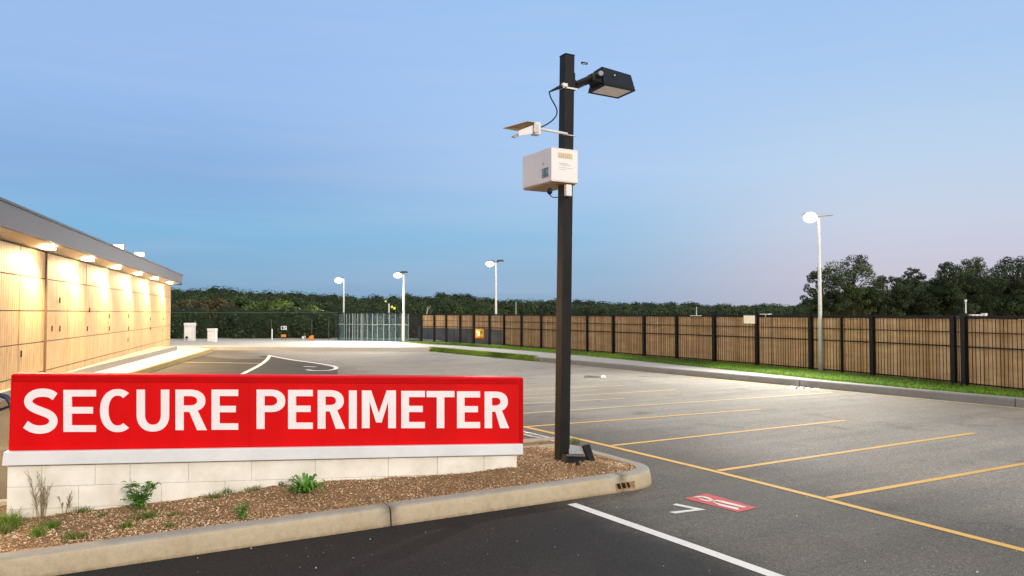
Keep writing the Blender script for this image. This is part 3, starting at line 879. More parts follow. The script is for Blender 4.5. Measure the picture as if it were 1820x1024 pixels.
# tiny dark oblong seen in the sky beside the lamp
fo = RB(1038.5, 112.5, pb)
m = MB(); m.box(fo, (.09, .03, .024), (Vector((.95, 0, -.16)).normalized(), Vector((0, 1, 0)), Vector((.16, 0, .95)).normalized()))
m.box(fo - UP*.012, (.05, .034, .008), mi=1)
m.build('flying_fragment', [M['black'], M['off_white']], bevel=.004, label='tiny dark oblong with pale underside floating above the floodlight arm', cat='fragment')

# spotlight lying at the post's foot
gz = PC.z
gl = empty('ground_light', AB(pa+.22, pb-.15, gz), math.atan2(E1.y, E1.x), label='black wedge shaped ground light with grey face at the foot of the post', cat='ground light')
bg = pb - .20
def Q(x, y, b): return RB(x, y, b)
sheet3([Q(1011, 809, bg+.08), Q(1035, 808, bg+.08), Q(1036, 794.5, bg+.16), Q(1011, 793.5, bg+.16)], .010, 'light_face', plain('grey_light_face', (.30, .31, .33), .4, var=.25, scale=9), gl)
sheet3([Q(1034.5, 793, bg+.14), Q(1047, 790.5, bg+.15), Q(1060, 829, bg-.05), Q(1051, 831, bg-.06)], .018, 'side_plate', M['black'], gl)
m = MB()
c0, c1, c2, c3 = Q(1006, 833, bg-.02), Q(1050, 829.5, bg-.02), Q(1040, 808.5, bg), Q(1008, 808.5, bg)
m.hexa([c0, c1, c1+E2*.2, c0+E2*.2, c3, c2, c2+E2*.12, c3+E2*.12]); m.build('housing', M['black'], gl, bevel=.01)
sheet3([Q(1006, 808, bg-.03), Q(1041, 809.5, bg-.03), Q(1039, 812, bg-.06), Q(1008, 811, bg-.06)], .006, 'visor', plain('olive_visor', (.07, .07, .045), .5), gl)
m = MB(); kb = Q(1026, 826, bg-.09)
m.tube([kb - UP*.06, kb, kb + UP*.05], [.055, .04, .012], 8); m.build('knuckle', M['black'], gl)
m = MB(); m.tube([Q(1036, 828, bg-.06), Q(1053, 829.5, bg-.08)], .012, 8); m.build('stake', M['alu'], gl)

# drain opening in the kerb face
pd0 = G(1104, 879.5); ad0 = ab(G(1106, 880))[0]; ad1 = ab(G(1139, 874.5))[0]
dr = empty('kerb_drain', AB((ad0+ad1)/2, b_front, 0), math.atan2(E1.y, E1.x), label='rusty rectangular drain opening in the kerb near its rounded corner', cat='drain')
M['rust'] = plain('rusty_iron', (.30, .19, .09), .9, var=.65, scale=22, bump=.4)
M['void'] = plain('drain_void', (.015, .010, .008), .9)
t_n = -E2*.95 + UP*.12
m = MB(); m.hexa([AB(ad0, b_front-.004, .028), AB(ad1, b_front-.004, .028), AB(ad1, b_front+.05, .028), AB(ad0, b_front+.05, .028), AB(ad0, b_front+.008, .115), AB(ad1, b_front+.008, .115), AB(ad1, b_front+.05, .115), AB(ad0, b_front+.05, .115)])
m.build('frame', M['rust'], dr)
m = MB(); w = ad1-ad0
for u0, u1 in ((.04, .20), (.27, .46), (.54, .66)):
    x0, x1 = ad0+w*u0, ad0+w*u1
    m.hexa([AB(x0+.02, b_front-.007, .045), AB(x1+.02, b_front-.007, .045), AB(x1+.02, b_front+.03, .045), AB(x0+.02, b_front+.03, .045), AB(x0, b_front+.004, .108), AB(x1, b_front+.004, .108), AB(x1, b_front+.04, .108), AB(x0, b_front+.04, .108)])
m.build('slot', M['void'], dr)

# steel edging and strip bed behind the island (between sign and post)
M['steel'] = plain('galvanised_steel', (.50, .51, .52), .35, .7, var=.2, scale=10)
dg_ = empty('drain_channel', G(955, 782), 0, label='galvanised steel edged drain channel in the ground behind the sign end', cat='drain channel')
for (x0, y0, x1, y1) in ((929, 768.5, 992, 783.5), (929, 773.5, 985, 786)):
    a, b = G(x0, y0), G(x1, y1)
    m = MB(); m.bar(a + UP*.012, b + UP*.012, .05, .028); m.build('steel_rail', M['steel'], dg_, bevel=.004)
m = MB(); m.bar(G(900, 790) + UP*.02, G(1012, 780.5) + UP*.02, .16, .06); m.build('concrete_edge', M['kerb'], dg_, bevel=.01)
sheet('soil_strip', [G(915, 776), G(985, 786), G(1008, 783), G(1012, 790), G(915, 800)], .006, M['mulch'])

# painted ground signs
def ground_poly(mb, pts, z, f=lambda x, y: (x, y)):
    mb.poly([G(*f(x, y)) + UP*z for x, y in pts])
fz = lambda x, y: (1160 + x*.13187, 860 + y*.13187)
gs = empty('painted_ground_sign', G(1282, 894), 0, label='small red rectangle with white lettering painted on the asphalt', cat='road marking')
m = MB(); ground_poly(m, [(425, 200), (730, 135), (1405, 325), (1150, 385)], .004, fz); m.build('red_field', M['red_line'], gs)
m = MB()
for pts in ([(540, 190), (620, 174), (700, 177), (660, 188), (600, 193)], [(700, 177), (770, 196), (815, 222), (765, 222), (720, 205), (660, 188)],
            [(600, 193), (640, 205), (690, 220), (745, 231), (780, 226), (815, 222), (795, 245), (735, 247), (660, 228)],
            [(800, 236), (870, 226), (950, 238), (1275, 322), (1215, 330), (950, 268), (860, 243), (815, 248)],
            [(800, 252), (850, 262), (1000, 300), (1165, 335), (1150, 362), (1080, 345), (900, 300)]):
    ground_poly(m, pts, .008, fz)
m.build('white_lettering', M['white_line'], gs)
m = MB(); ground_poly(m, [(265, 287), (320, 270), (720, 352), (300, 404), (220, 384), (560, 346)], .004, fz)
m.build('painted_numeral', M['white_line'], label='white angular seven painted on the asphalt beside the red ground sign', cat='road marking')

# loose pale grit on the asphalt: nobody could count it
m = MB(); rgz = random.Random(9)
for i in range(190):
    px_, py_ = rgz.uniform(300, 1820), 640 + 384*rgz.random()**.7
    p = G(px_, py_); a, b = ab(p)
    if a < a_right+.1 and b > b_front-.03 and b < b_back+.1 or (p-KR0).dot(KRn) > -.1: continue
    d = .004 + .007*rgz.random()**3; 
    m.add([p + Vector((d*rgz.uniform(-1.4, 1.4), d*rgz.uniform(-1.4, 1.4), .001)) for _ in range(3)] + [p + UP*d], [(0, 1, 3), (1, 2, 3), (2, 0, 3)])
m.build('grit', M['stone'], kind='stuff', label='loose pale grit scattered over the asphalt', fix=False)
# litter on the lot
lt = G(1055, 671)
M['grey_rag'] = plain('grey_rag', (.12, .12, .12), .9)
m = MB(); m.hexa([lt+Vector((-.35, -.05, 0)), lt+Vector((.2, -.12, 0)), lt+Vector((.25, .1, 0)), lt+Vector((-.3, .15, 0)), lt+Vector((-.3, 0, .06)), lt+Vector((.15, -.05, .05)), lt+Vector((.2, .05, .04)), lt+Vector((-.25, .1, .07))])
m.hexa([lt+Vector((.22, -.14, 0)), lt+Vector((.42, -.14, 0)), lt+Vector((.42, .06, 0)), lt+Vector((.22, .06, 0)), lt+Vector((.26, -.1, .08)), lt+Vector((.38, -.1, .09)), lt+Vector((.38, .02, .08)), lt+Vector((.26, .02, .07))], 1)
m.build('litter', [M['grey_rag'], M['off_white']], bevel=.02, label='crumpled dark and white litter lying on the open asphalt behind the post', cat='litter')

# dark hand rail left of the sign
M['dark_blue'] = plain('dark_blue_paint', (.02, .028, .05), .4)
hr = P(15, 706, 9.4)
m = MB()
lp = [P(27, 800, 9.4), P(26, 745, 9.4), P(19, 716, 9.4), P(12, 706, 9.4), P(0, 701.5, 9.4), P(-60, 690, 9.3)]
lp = [Vector((lp[0].x, lp[0].y, 0))] + lp + [P(-75, 692, 9.3), P(-78, 715, 9.3)]; lp.append(Vector((lp[-1].x, lp[-1].y, 0)))
m.tube(lp, .032, 10)
m.build('hand_rail', M['dark_blue'], smooth=True, label='dark blue bent tube hand rail just left of the red sign', cat='rail')

# ------------------------------------------------------------------ weeds in the bed
M['weed'] = leafmat('weed_leaf', [(0, (.05, .14, .015)), (.5, (.10, .26, .025)), (1, (.20, .40, .06))])
M['fern'] = leafmat('broad_leaf', [(0, (.06, .19, .02)), (.5, (.11, .32, .03)), (1, (.19, .43, .06))])
M['grass'] = leafmat('grass_blade', [(0, (.085, .19, .014)), (.5, (.165, .31, .02)), (1, (.27, .42, .05))])
M['grass_dry'] = leafmat('mixed_grass', [(0, (.07, .15, .02)), (.5, (.16, .24, .04)), (1, (.38, .32, .12))])
M['straw'] = leafmat('dry_stalk', [(0, (.28, .19, .09)), (1, (.5, .38, .2))])
def leaf(mb, base, d, L, W, droop=.3, fold=.15):
    d = d.normalized(); s = d.cross(UP)
    if s.length < 1e-3: s = Vector((1, 0, 0))
    s.normalize(); n = s.cross(d).normalized()
    p1 = base + d*L*.5 + n*L*.08; p2 = base + d*L - UP*L*droop
    mb.add([base, p1 + s*W/2 + n*fold*W, p2, p1 - s*W/2 + n*fold*W, p1], [(0, 4, 1), (4, 2, 1), (0, 3, 4), (4, 3, 2)])
def blade(mb, base, d, L, W, bend=.4):
    s = d.cross(UP); s = s.normalized() if s.length > 1e-3 else Vector((1, 0, 0))
    out = Vector((d.x, d.y, 0)); out = out.normalized() if out.length > 1e-4 else Vector((1, 0, 0))
    p1 = base + d*L*.55; p2 = base + d*L + out*L*bend*.5 - UP*L*bend*.35
    mb.add([base - s*W/2, base + s*W/2, p1 + s*W*.4, p1 - s*W*.4, p2], [(0, 1, 2, 3), (3, 2, 4)])
def in_bed(px, py):              # where a sight line meets the bed
    p = G(px, py, .17)
    for _ in range(6):
        a, b = ab(p); p = G(px, py, mulch_z(a, b))
    return p
rw = random.Random(11)
def rdir(up=.5):
    th = rw.uniform(0, 2*math.pi); return Vector((math.cos(th), math.sin(th), up*rw.uniform(.6, 1.6))).normalized()
def tuft(px, py, r, h, n, label, mat='grass_dry', wd=.006, group='grass tufts in the mulch bed', bed=True):
    p = in_bed(px, py) if bed else G(px, py)
    m = MB()
    for i in range(n):
        o = Vector((rw.gauss(0, r*.5), rw.gauss(0, r*.5), 0)); q = p + o
        if bed:
            a, b = ab(q); q = Vector((q.x, q.y, mulch_z(a, b)))
        d = rdir(1.4); blade(m, q, d, h*rw.uniform(.5, 1.15), wd*rw.uniform(.7, 1.4), rw.uniform(.1, .9))
    root = empty('grass_tuft', p, 0, label=label, cat='grass tuft', group=group)
    m.build('blades', M[mat], root, fix=False)
tuft(15, 938, .10, .22, 260, 'tall green grass tuft at the left foot of the sign base', 'grass')
tuft(0, 950, .12, .14, 160, 'low grass tuft at the extreme left edge of the mulch bed', 'grass_dry')
tuft(66, 952, .06, .12, 130, 'grass tuft nearest the kerb below the tall dry stalk', 'grass')
tuft(92, 940, .07, .13, 150, 'grass tuft just right of the tall dry stalk foot', 'grass')
tuft(133, 957, .09, .09, 150, 'flat wide grass tuft close to the kerb left of the leafy weed', 'grass_dry')
tuft(225, 938, .045, .10, 90, 'small grass tuft below and left of the leafy weed', 'grass')
tuft(260, 922, .10, .10, 190, 'spreading grass tuft directly below the leafy weed', 'grass_dry')
tuft(300, 938, .06, .07, 80, 'small low grass tuft halfway from leafy weed to bright green weed', 'grass_dry')
tuft(312, 917, .06, .07, 80, 'small grass tuft right of the leafy weed', 'grass_dry')
tuft(148, 908, .075, .08, 170, 'straggly grass line along the wall between the two dry stalks and leafy weed', 'grass_dry')
tuft(380, 886, .09, .08, 110, 'thin grass tuft against the wall, first right of the leafy weed', 'grass_dry')
tuft(405, 876, .09, .11, 150, 'grass tuft against the wall midway to the spiky plant', 'grass_dry')
tuft(450, 872, .09, .08, 120, 'grass tuft against the wall just left of the spiky plant', 'grass_dry')
tuft(500, 862, .04, .09, 60, 'wispy grass tuft at the wall above the spiky plant', 'grass_dry')
tuft(182, 918, .06, .06, 60, 'sparse yellowish grass tuft left of the leafy weed', 'grass_dry')
# leafy weed
p = in_bed(246, 908)
lw = empty('leafy_weed', p, 0, label='tall leafy green weed growing in front of the white block base', cat='weed')
ms = MB(); ml = MB()
for k in range(9):
    d = (rdir(.9) + UP*.9).normalized(); L = rw.uniform(.16, .36)
    tip = p + d*L; ms.tube([p, p + d*L*.5 + UP*.01, tip], [.006, .004, .002], 5)
    for j in range(13):
        u = rw.uniform(.3, 1); leaf(ml, p + d*L*u, rdir(.3), rw.uniform(.05, .095), rw.uniform(.035, .06), rw.uniform(.1, .5))
for j in range(40):
    leaf(ml, p + Vector((rw.gauss(0, .06), rw.gauss(0, .06), rw.uniform(.02, .15))), rdir(.3), rw.uniform(.05, .08), .045)
ms.build('stem', M['weed'], lw); ml.build('leaves', M['weed'], lw, fix=False)
# spiky broad plant
p = in_bed(545, 877)
sp_ = empty('spiky_plant', p, 0, label='bright green spiky leaved plant in the middle of the mulch bed', cat='plant')
ml = MB()
for k in range(44):
    d = rdir(.75); L = rw.uniform(.17, .35)
    s = d.cross(UP).normalized(); W = rw.uniform(.026, .044)
    pts = [p + d*L*.0, p + d*L*.4 + UP*.01, p + d*L*.75, p + d*L*.95 - UP*L*.28]
    ml.add([pts[0]-s*W*.2, pts[0]+s*W*.2, pts[1]+s*W*.5, pts[1]-s*W*.5, pts[2]+s*W*.4, pts[2]-s*W*.4, pts[3]], [(0, 1, 2, 3), (3, 2, 4, 5), (5, 4, 6)])
for k in range(26):
    leaf(ml, p + Vector((-.13 + rw.gauss(0, .05), rw.gauss(0, .04)-.05, .03)), rdir(.4), .09, .035)
ml.build('leaves', M['fern'], sp_, fix=False)
p = in_bed(430, 923)
sw_ = empty('small_weed', p, 0, label='small bright green weed close to the kerb left of the kerb joint', cat='weed')
ml = MB()
for k in range(60):
    leaf(ml, p + Vector((rw.gauss(0, .035), rw.gauss(0, .03), rw.uniform(.01, .13))), rdir(.5), rw.uniform(.035, .065), .035)
ml.build('leaves', M['fern'], sw_, fix=False)
# dry stalks
def dry(px, py, h, n, label):
    p = in_bed(px, py); root = empty('dry_stalk', p, 0, label=label, cat='dry plant', group='dry stalks by the sign base')
    m = MB()
    for k in range(n):
        d = (UP + Vector((rw.gauss(0, .16), rw.gauss(0, .1), 0))).normalized(); L = h*rw.uniform(.45, 1)
        b = p + Vector((rw.gauss(0, .02), rw.gauss(0, .02), -.01)); m.tube([b, b + d*L*.5, b + d*L + Vector((rw.gauss(0, .02), 0, 0))], [.0035, .0028, .0012], 4, cap=False)
        for j in range(7):
            u = rw.uniform(.3, .95); e = (d + Vector((rw.uniform(-1, 1), rw.uniform(-.6, .6), .2))).normalized(); q = b + d*L*u
            m.tube([q, q + e*L*.12, q + e*L*.2 + UP*.02], [.0022, .0018, .001], 4, cap=False)
            blade(m, q + e*L*.18, e, .035, .006)
    m.build('stems', M['straw'], root, fix=False)
dry(73, 925, .58, 9, 'tall dry straw coloured stalk against the left end of the sign base')
dry(118, 912, .34, 4, 'short thin dry stalk right of the taller one by the sign base')
# weeds along the far kerb and beside the channel
tuft(1322, 671, .3, .35, 160, 'bright weeds growing out of the far kerb gutter behind the post', 'grass', .016, 'weeds along the far kerb', False)
tuft(1258, 664.5, .22, .25, 90, 'small weed patch in the far kerb gutter nearest the post', 'grass_dry', .016, 'weeds along the far kerb', False)
tuft(1575, 698.5, .22, .28, 110, 'brown and green weed tuft at the far kerb right of the lamp post', 'grass_dry', .014, 'weeds along the far kerb', False)
tuft(1420, 679.5, .05, .3, 40, 'thin weed in a far kerb joint below the lamp post', 'grass_dry', .012, 'weeds along the far kerb', False)
tuft(964, 797, .07, .16, 60, 'yellowish grass tuft between the sign end and the post', 'grass_dry', .007, 'grass behind the island', False)
tuft(1024, 789, .10, .16, 90, 'thin grass tuft behind the ground light', 'grass_dry', .006, 'grass behind the island', False)

# ------------------------------------------------------------------ grass verge under the fence
fpx = [(749, 608), (772, 609), (793, 610), (818, 611), (842, 612.2), (870, 614), (896, 615.6), (927, 618), (962, 620.5), (1003, 623.5), (1044, 626.5), (1090, 630), (1145, 634.5), (1203, 639), (1270, 644.5), (1346, 651), (1442, 659.5), (1552, 669.5), (1697, 684.5), (1716, 687.5), (1858, 703)]
VZ = .20
FP = [G(x, y, VZ) for x, y in fpx]
FP.append(FP[-1] + (FP[-1]-FP[-2])*1.2)
def bk_at(p):    # pavement back edge opposite a fence point
    s = (p - KR0).dot(KRd)
    q = [((b_-KR0).dot(KRd), b_) for b_ in back]
    for (s0, p0), (s1, p1) in zip(q, q[1:]):
        if s <= s1 or (s1, p1) == q[-1]: return p0 + (p1-p0)*((s-s0)/(s1-s0))
m = MB(); vs = []
for p in FP: 
    e = bk_at(p); vs += [Vector((e.x, e.y, .19)), Vector((p.x, p.y, VZ)) + (p-e).normalized()*.5]
m.add(vs, [(2*i, 2*i+2, 2*i+3, 2*i+1) for i in range(len(FP)-1)])
t = NT('verge_turf'); g = t.noise(3, 6, .7); c = t.ramp(g, [(.3, (.075, .16, .012)), (.6, (.14, .27, .018)), (.8, (.20, .33, .03))])
t.set(Base_Color=c, Roughness=.95); t.bump(t.noise(40, 4), .8, .04); M['turf'] = t.m
m.build('verge_ground', M['turf'], kind='structure')
m = MB(); rg = random.Random(5)
for i in range(len(FP)-1):
    p0, p1 = FP[i], FP[i+1]; e0, e1 = bk_at(p0), bk_at(p1)
    area = (p1-p0).length * ((p0-e0).length + (p1-e1).length + .5)/2
    n = int(area * (900 if p0.y < 33 else 420))
    for k in range(n):
        u, v_ = rg.random(), rg.random()*1.15 - .01
        q = (e0*(1-u) + e1*u)*(1-v_) + (p0*(1-u) + p1*u)*v_; q.z = .195
        th = rg.uniform(0, 6.28); d = Vector((math.cos(th)*.5, math.sin(th)*.5, 1)).normalized()
        blade(m, q, d, rg.uniform(.05, .13), .016 if q.y < 33 else .026, rg.uniform(.1, .7))
k0 = len(m.f)
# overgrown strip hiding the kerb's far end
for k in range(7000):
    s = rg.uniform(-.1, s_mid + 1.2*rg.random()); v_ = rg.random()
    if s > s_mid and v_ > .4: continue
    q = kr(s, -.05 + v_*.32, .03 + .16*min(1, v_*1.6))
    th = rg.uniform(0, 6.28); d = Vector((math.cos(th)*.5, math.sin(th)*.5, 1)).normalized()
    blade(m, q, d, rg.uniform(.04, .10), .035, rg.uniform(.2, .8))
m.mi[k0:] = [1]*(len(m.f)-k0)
M['grass_lit_tint'] = leafmat('lit_tint_grass', [(0, (.15, .28, .02)), (.5, (.27, .42, .035)), (1, (.42, .54, .09))])  # lighter copy of the grass; light on the strip is in its colour
m.build('grass', [M['grass'], M['grass_lit_tint']], kind='stuff', label='short green grass verge under the black fence and along the far kerb', fix=False)
m = MB()
vs = []
for i in range(11):
    s = s_mid*i/10; vs += [kr(s, -.05, .004), kr(s, .17, .19)]
m.add(vs, [(2*i, 2*i+2, 2*i+3, 2*i+1) for i in range(10)]); m.build('verge_ground', M['turf'], kind='structure')

# ------------------------------------------------------------------ black bar fence
M['fence'] = plain('black_fence_steel', (.010, .010, .011), .5, var=.3)
FH = 1.88
t = NT('timber_slats')
g_ = t.n.new('ShaderNodeNewGeometry'); pos = g_.outputs['Position']
c = t.ramp(g_.outputs['Random Per Island'], [(0, (.58, .36, .175)), (.3, (.68, .44, .225)), (.7, (.74, .49, .26)), (1, (.80, .56, .33))])
c = t.mix(1, c, t.ramp(t.noise(2.2, 6, .65, co=pos, stretch=(.5, .5, 2.2)), [(.3, (.78, .75, .72)), (.65, (1.1, 1.1, 1.08))]), 'MULTIPLY')
c = t.mix(1, c, t.ramp(t.noise(16, 5, .7, co=pos, stretch=(2, 2, .15)), [(.3, (.80, .78, .76)), (.65, (1.06, 1.06, 1.05))]), 'MULTIPLY')
t.set(Base_Color=c, Roughness=.8); M['slat'] = t.m
fence = empty('bar_fence', FP[10], 0, label='long black vertical bar fence curving along the grass verge', cat='fence')
nb = 0
for i, p in enumerate(FP[:-1]):
    big = i in (18, 19); w = .125 if not big else .15
    h = FH + .05 if i != 19 else FH + .11
    d = (FP[min(i+1, len(FP)-1)] - FP[max(i-1, 0)]).normalized(); d.z = 0
    s = Vector((-d.y, d.x, 0))
    m = MB(); m.box(Vector((p.x, p.y, VZ - .05 + h/2)), (w, w, h + .1), (d, s, UP)); m.build('post', M['fence'], fence)
for i in range(len(FP)-1):
    p0, p1 = FP[i], FP[i+1]; d = p1-p0; L = d.length; d = d.normalized(); dd = Vector((d.x, d.y, 0)).normalized(); s = Vector((-dd.y, dd.x, 0))
    m = MB()
    if L < .3: 
        continue
    zs = (.10, 1.08, 1.47, FH)
    for z in zs: m.box(Vector(((p0.x+p1.x)/2, (p0.y+p1.y)/2, VZ + z)), (L - .11, .05 if z == FH else .03, .07 if z == FH else (.022 if z == 1.47 else .034)), (dd, s, UP))
    sp = .115 if p0.y < 46 else .125
    n = max(2, int(L/sp))
    for k in range(1, n):
        q = p0 + (p1-p0)*(k/n); wb = rg.choice((.006, .008, .012)); m.box(Vector((q.x, q.y, VZ + (FH+.06)/2 + .03)) + dd*rg.uniform(-.02, .02), (wb, .017, FH), (dd, s, UP))
    m.build('bar_panel', M['fence'], fence)
    if i >= 0:                      # timber boards behind the bars; only the upper half on the far bays
        zlo = .02 if i >= 6 else .98
        back_n = s if (s.dot(KRn) > 0) else -s
        m = MB(); x = .05
        while x < L - .05:
            bw_ = rg.uniform(.085, .15); x1 = min(L-.04, x + bw_)
            q = p0 + d*((x+x1)/2); q = Vector((q.x, q.y, 0)) + back_n*(.045 + rg.uniform(0, .012))
            m.box(q + UP*(VZ + (FH-.05+zlo)/2), (x1-x-.002, .02, FH-.05-zlo + rg.uniform(-.01, .01)), (dd, s, UP)); x = x1 + rg.choice((.0, .0, .0, .008))
        m.build('slat_panel', M['slat'], fence)
# thin intermediate post
q = G(1497, 664.5, VZ); m = MB(); m.box(q + UP*(FH/2), (.07, .07, FH), None); m.build('post', M['fence'], fence)
# slim rod rising from the tall post
q = FP[19]; m = MB(); m.tube([Vector((q.x+.05, q.y, 2.0)), Vector((q.x+.05, q.y, 2.52))], .016, 6)
m.tube([Vector((q.x+.05, q.y, 2.50)), Vector((q.x+.05, q.y, 2.56))], .03, 6); m.build('slim_rod', M['off_white'], label='slim pale rod standing on the tallest fence post at the right', cat='rod')

# orange warning sign on the fence
sg = P(854, 593, 49.0); d5 = (FP[6]-FP[5]).normalized()
s5 = Vector((d5.y, -d5.x, 0)).normalized()
if s5.y > 0: s5 = -s5
fp5 = G(854, 612.8, VZ); sgc = Vector((fp5.x, fp5.y, 0)) + s5*.07; sgc.z = onplane(854, 593, sgc, s5).z
fs = empty('warning_sign', sgc, 0, label='small glowing orange and yellow square sign on the far part of the bar fence', cat='sign')
face = (Vector((1, -.25, 0)).normalized(), Vector((.25, 1, 0)).normalized(), UP)
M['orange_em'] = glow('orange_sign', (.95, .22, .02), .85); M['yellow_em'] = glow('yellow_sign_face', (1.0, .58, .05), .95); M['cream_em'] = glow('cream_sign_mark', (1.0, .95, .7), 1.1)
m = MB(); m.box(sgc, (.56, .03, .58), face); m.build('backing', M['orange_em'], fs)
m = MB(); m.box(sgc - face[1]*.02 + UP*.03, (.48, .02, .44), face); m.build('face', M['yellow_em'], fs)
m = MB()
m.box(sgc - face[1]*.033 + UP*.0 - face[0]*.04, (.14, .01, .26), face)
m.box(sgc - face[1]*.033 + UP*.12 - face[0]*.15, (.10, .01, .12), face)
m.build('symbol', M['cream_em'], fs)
m = MB(); m.box(sgc - face[1]*.033 + UP*.06 + face[0]*.12, (.14, .01, .2), face); m.build('symbol', plain('amber_mark', (.55, .33, .02), .6), fs)

# dark low wall in the field behind the far fence
m = MB(); w0_, w1_ = P(742, 600, 57.5), P(899, 600, 51.5)
w0_.z = 0; w1_.z = 0
dd = (w1_-w0_).normalized(); nn = Vector((-dd.y, dd.x, 0))
m.prism([w0_, w1_, w1_+nn*.3, w0_+nn*.3], 0, 1.22)
m.build('low_wall', plain('dark_grey_wall', (.085, .098, .105), .8, var=.5, scale=1.2, bump=.3), label='low dark grey wall seen through the far bars of the fence', cat='wall')

# ------------------------------------------------------------------ glass screen
gl_px = [(600, 605), (614, 605.2), (660, 606.2), (705, 607.2), (727, 607.8)]
GP = [G(x, y, .2) for x, y in gl_px]
gscreen = empty('glass_screen', GP[2], 0, label='tall glass screen with pale vertical mullions at the back of the plaza', cat='glass screen')
t = NT('screen_glass')
tr = t.n.new('ShaderNodeBsdfTransparent'); tr.inputs[0].default_value = (.62, .78, .78, 1)
t.set(Base_Color=t.ramp(t.noise(1.2, 4, stretch=(3, 3, .2)), [(.35, (.05, .085, .095)), (.65, (.15, .22, .24))]), Roughness=.12, Specular_IOR_Level=.8)
mx = t.n.new('ShaderNodeMixShader'); mx.inputs[0].default_value = .45
t.l.new(tr.outputs[0], mx.inputs[1]); t.l.new(t.b.outputs[0], mx.inputs[2]); t.l.new(mx.outputs[0], t.n['Material Output'].inputs[0])
M['glass'] = t.m
M['mullion'] = plain('pale_mullion', (.24, .28, .29), .4, .3)
for i in range(len(GP)-1):
    p0, p1 = GP[i], GP[i+1]
    m = MB(); m.hexa([p0, p1, p1+Vector((0, .02, 0)), p0+Vector((0, .02, 0)), p0+UP*1.95, p1+UP*1.95, p1+UP*1.95+Vector((0, .02, 0)), p0+UP*1.95+Vector((0, .02, 0))])
    m.build('glass_pane', M['glass'], gscreen)
mpx = [601, 612, 616, 621, 627, 631, 636, 642, 645, 653, 662, 671, 682, 692, 703, 714, 726]
for k, x in enumerate(mpx):
    y = 605 + (x-600)*.022; p = G(x, y, .2)
    w = .035 if k not in (0, 4, 7) else .06
    m = MB(); m.box(Vector((p.x, p.y-.05, .2 + .975)), (w, .05, 1.93)); m.build('mullion', M['mullion'] if k else M['fence'], gscreen)
m = MB()
for i in range(len(GP)-1):
    m.bar(GP[i] + UP*1.17 - Vector((0, .03, 0)), GP[i+1] + UP*1.17 - Vector((0, .03, 0)), .03, .07)
m.build('mid_rail', M['mullion'], gscreen)
m = MB(); m.bar(GP[0] + UP*1.98, GP[-1] + UP*1.98, .08, .05); m.build('top_rail', M['fence'], gscreen)
# dark patch of fence between glass and bars
m = MB(); p0, p1 = GP[-1], FP[0]
n = 20
for k in range(n+1):
    q = p0 + (p1-p0)*(k/n); m.box(Vector((q.x, q.y, .2 + .97)), (.025, .02, 1.9))
for z in (.1, 1.2, 1.95): m.bar(p0 + UP*z, p1 + UP*z, .03, .04)
m.build('bar_panel', M['fence'], fence)
# green lit bush line behind the glass
# ------------------------------------------------------------------ chain-link fence
cl = [P(250, 603, 57.5), P(400, 604, 57.2), P(500, 604, 57.0), P(600, 605, GP[0].y)]
for p in cl: p.z = .2
chain = empty('chain_link_fence', cl[2], 0, label='dark chain link fence in front of the woodland at the back left', cat='fence')
M['wire'] = plain('dark_wire', (.035, .05, .03), .6)
M['tube'] = plain('weathered_post', (.10, .085, .065), .6)
for i in range(3):
    p0, p1 = cl[i], cl[i+1]; d = p1-p0; L = d.length; H = 2.0; m = MB(); d = d/L
    sp = .14; k = 0; w = .0032
    n = int((L+H)/sp)
    for j in range(n):
        for sgn in (1, -1):
            u0 = j*sp - H if sgn == 1 else j*sp
            za, ub = 0.0, u0 + H*sgn
            a0_, z0_, a1_, z1_ = u0, 0.0, ub, H
            # clip to 0..L
            if a0_ < 0 and a1_ > 0: z0_ = -a0_; a0_ = 0
            if a1_ < 0 and a0_ > 0: z1_ = a0_; a1_ = 0
            if a1_ > L and a0_ < L: z1_ = z0_ + (L-a0_); a1_ = L
            if a0_ > L and a1_ < L: z0_ = a0_-L; a0_ = L
            if (a0_ <= 0 and a1_ <= 0) or (a0_ >= L and a1_ >= L): continue
            q0 = p0 + d*a0_ + UP*z0_; q1 = p0 + d*a1_ + UP*z1_
            s = UP*w
            m.add([q0 - s, q1 - s, q1 + s, q0 + s], [(0, 1, 2, 3)])
    m.build('wire_mesh', M['wire'], chain)
    m = MB(); m.tube([p0 + UP*2.02, p1 + UP*2.02], .018, 6); m.build('top_rail', M['tube'], chain)
for x in (482, 554, 584, 597):
    f = min(2, max(0, 0 if x < 400 else (1 if x < 500 else 2)))
    p = P(x, 604, 57.1 if f < 2 else 56.2); m = MB(); m.tube([Vector((p.x, p.y, .2)), Vector((p.x, p.y, 1.72))], .022, 8); m.build('post', M['tube'], chain)

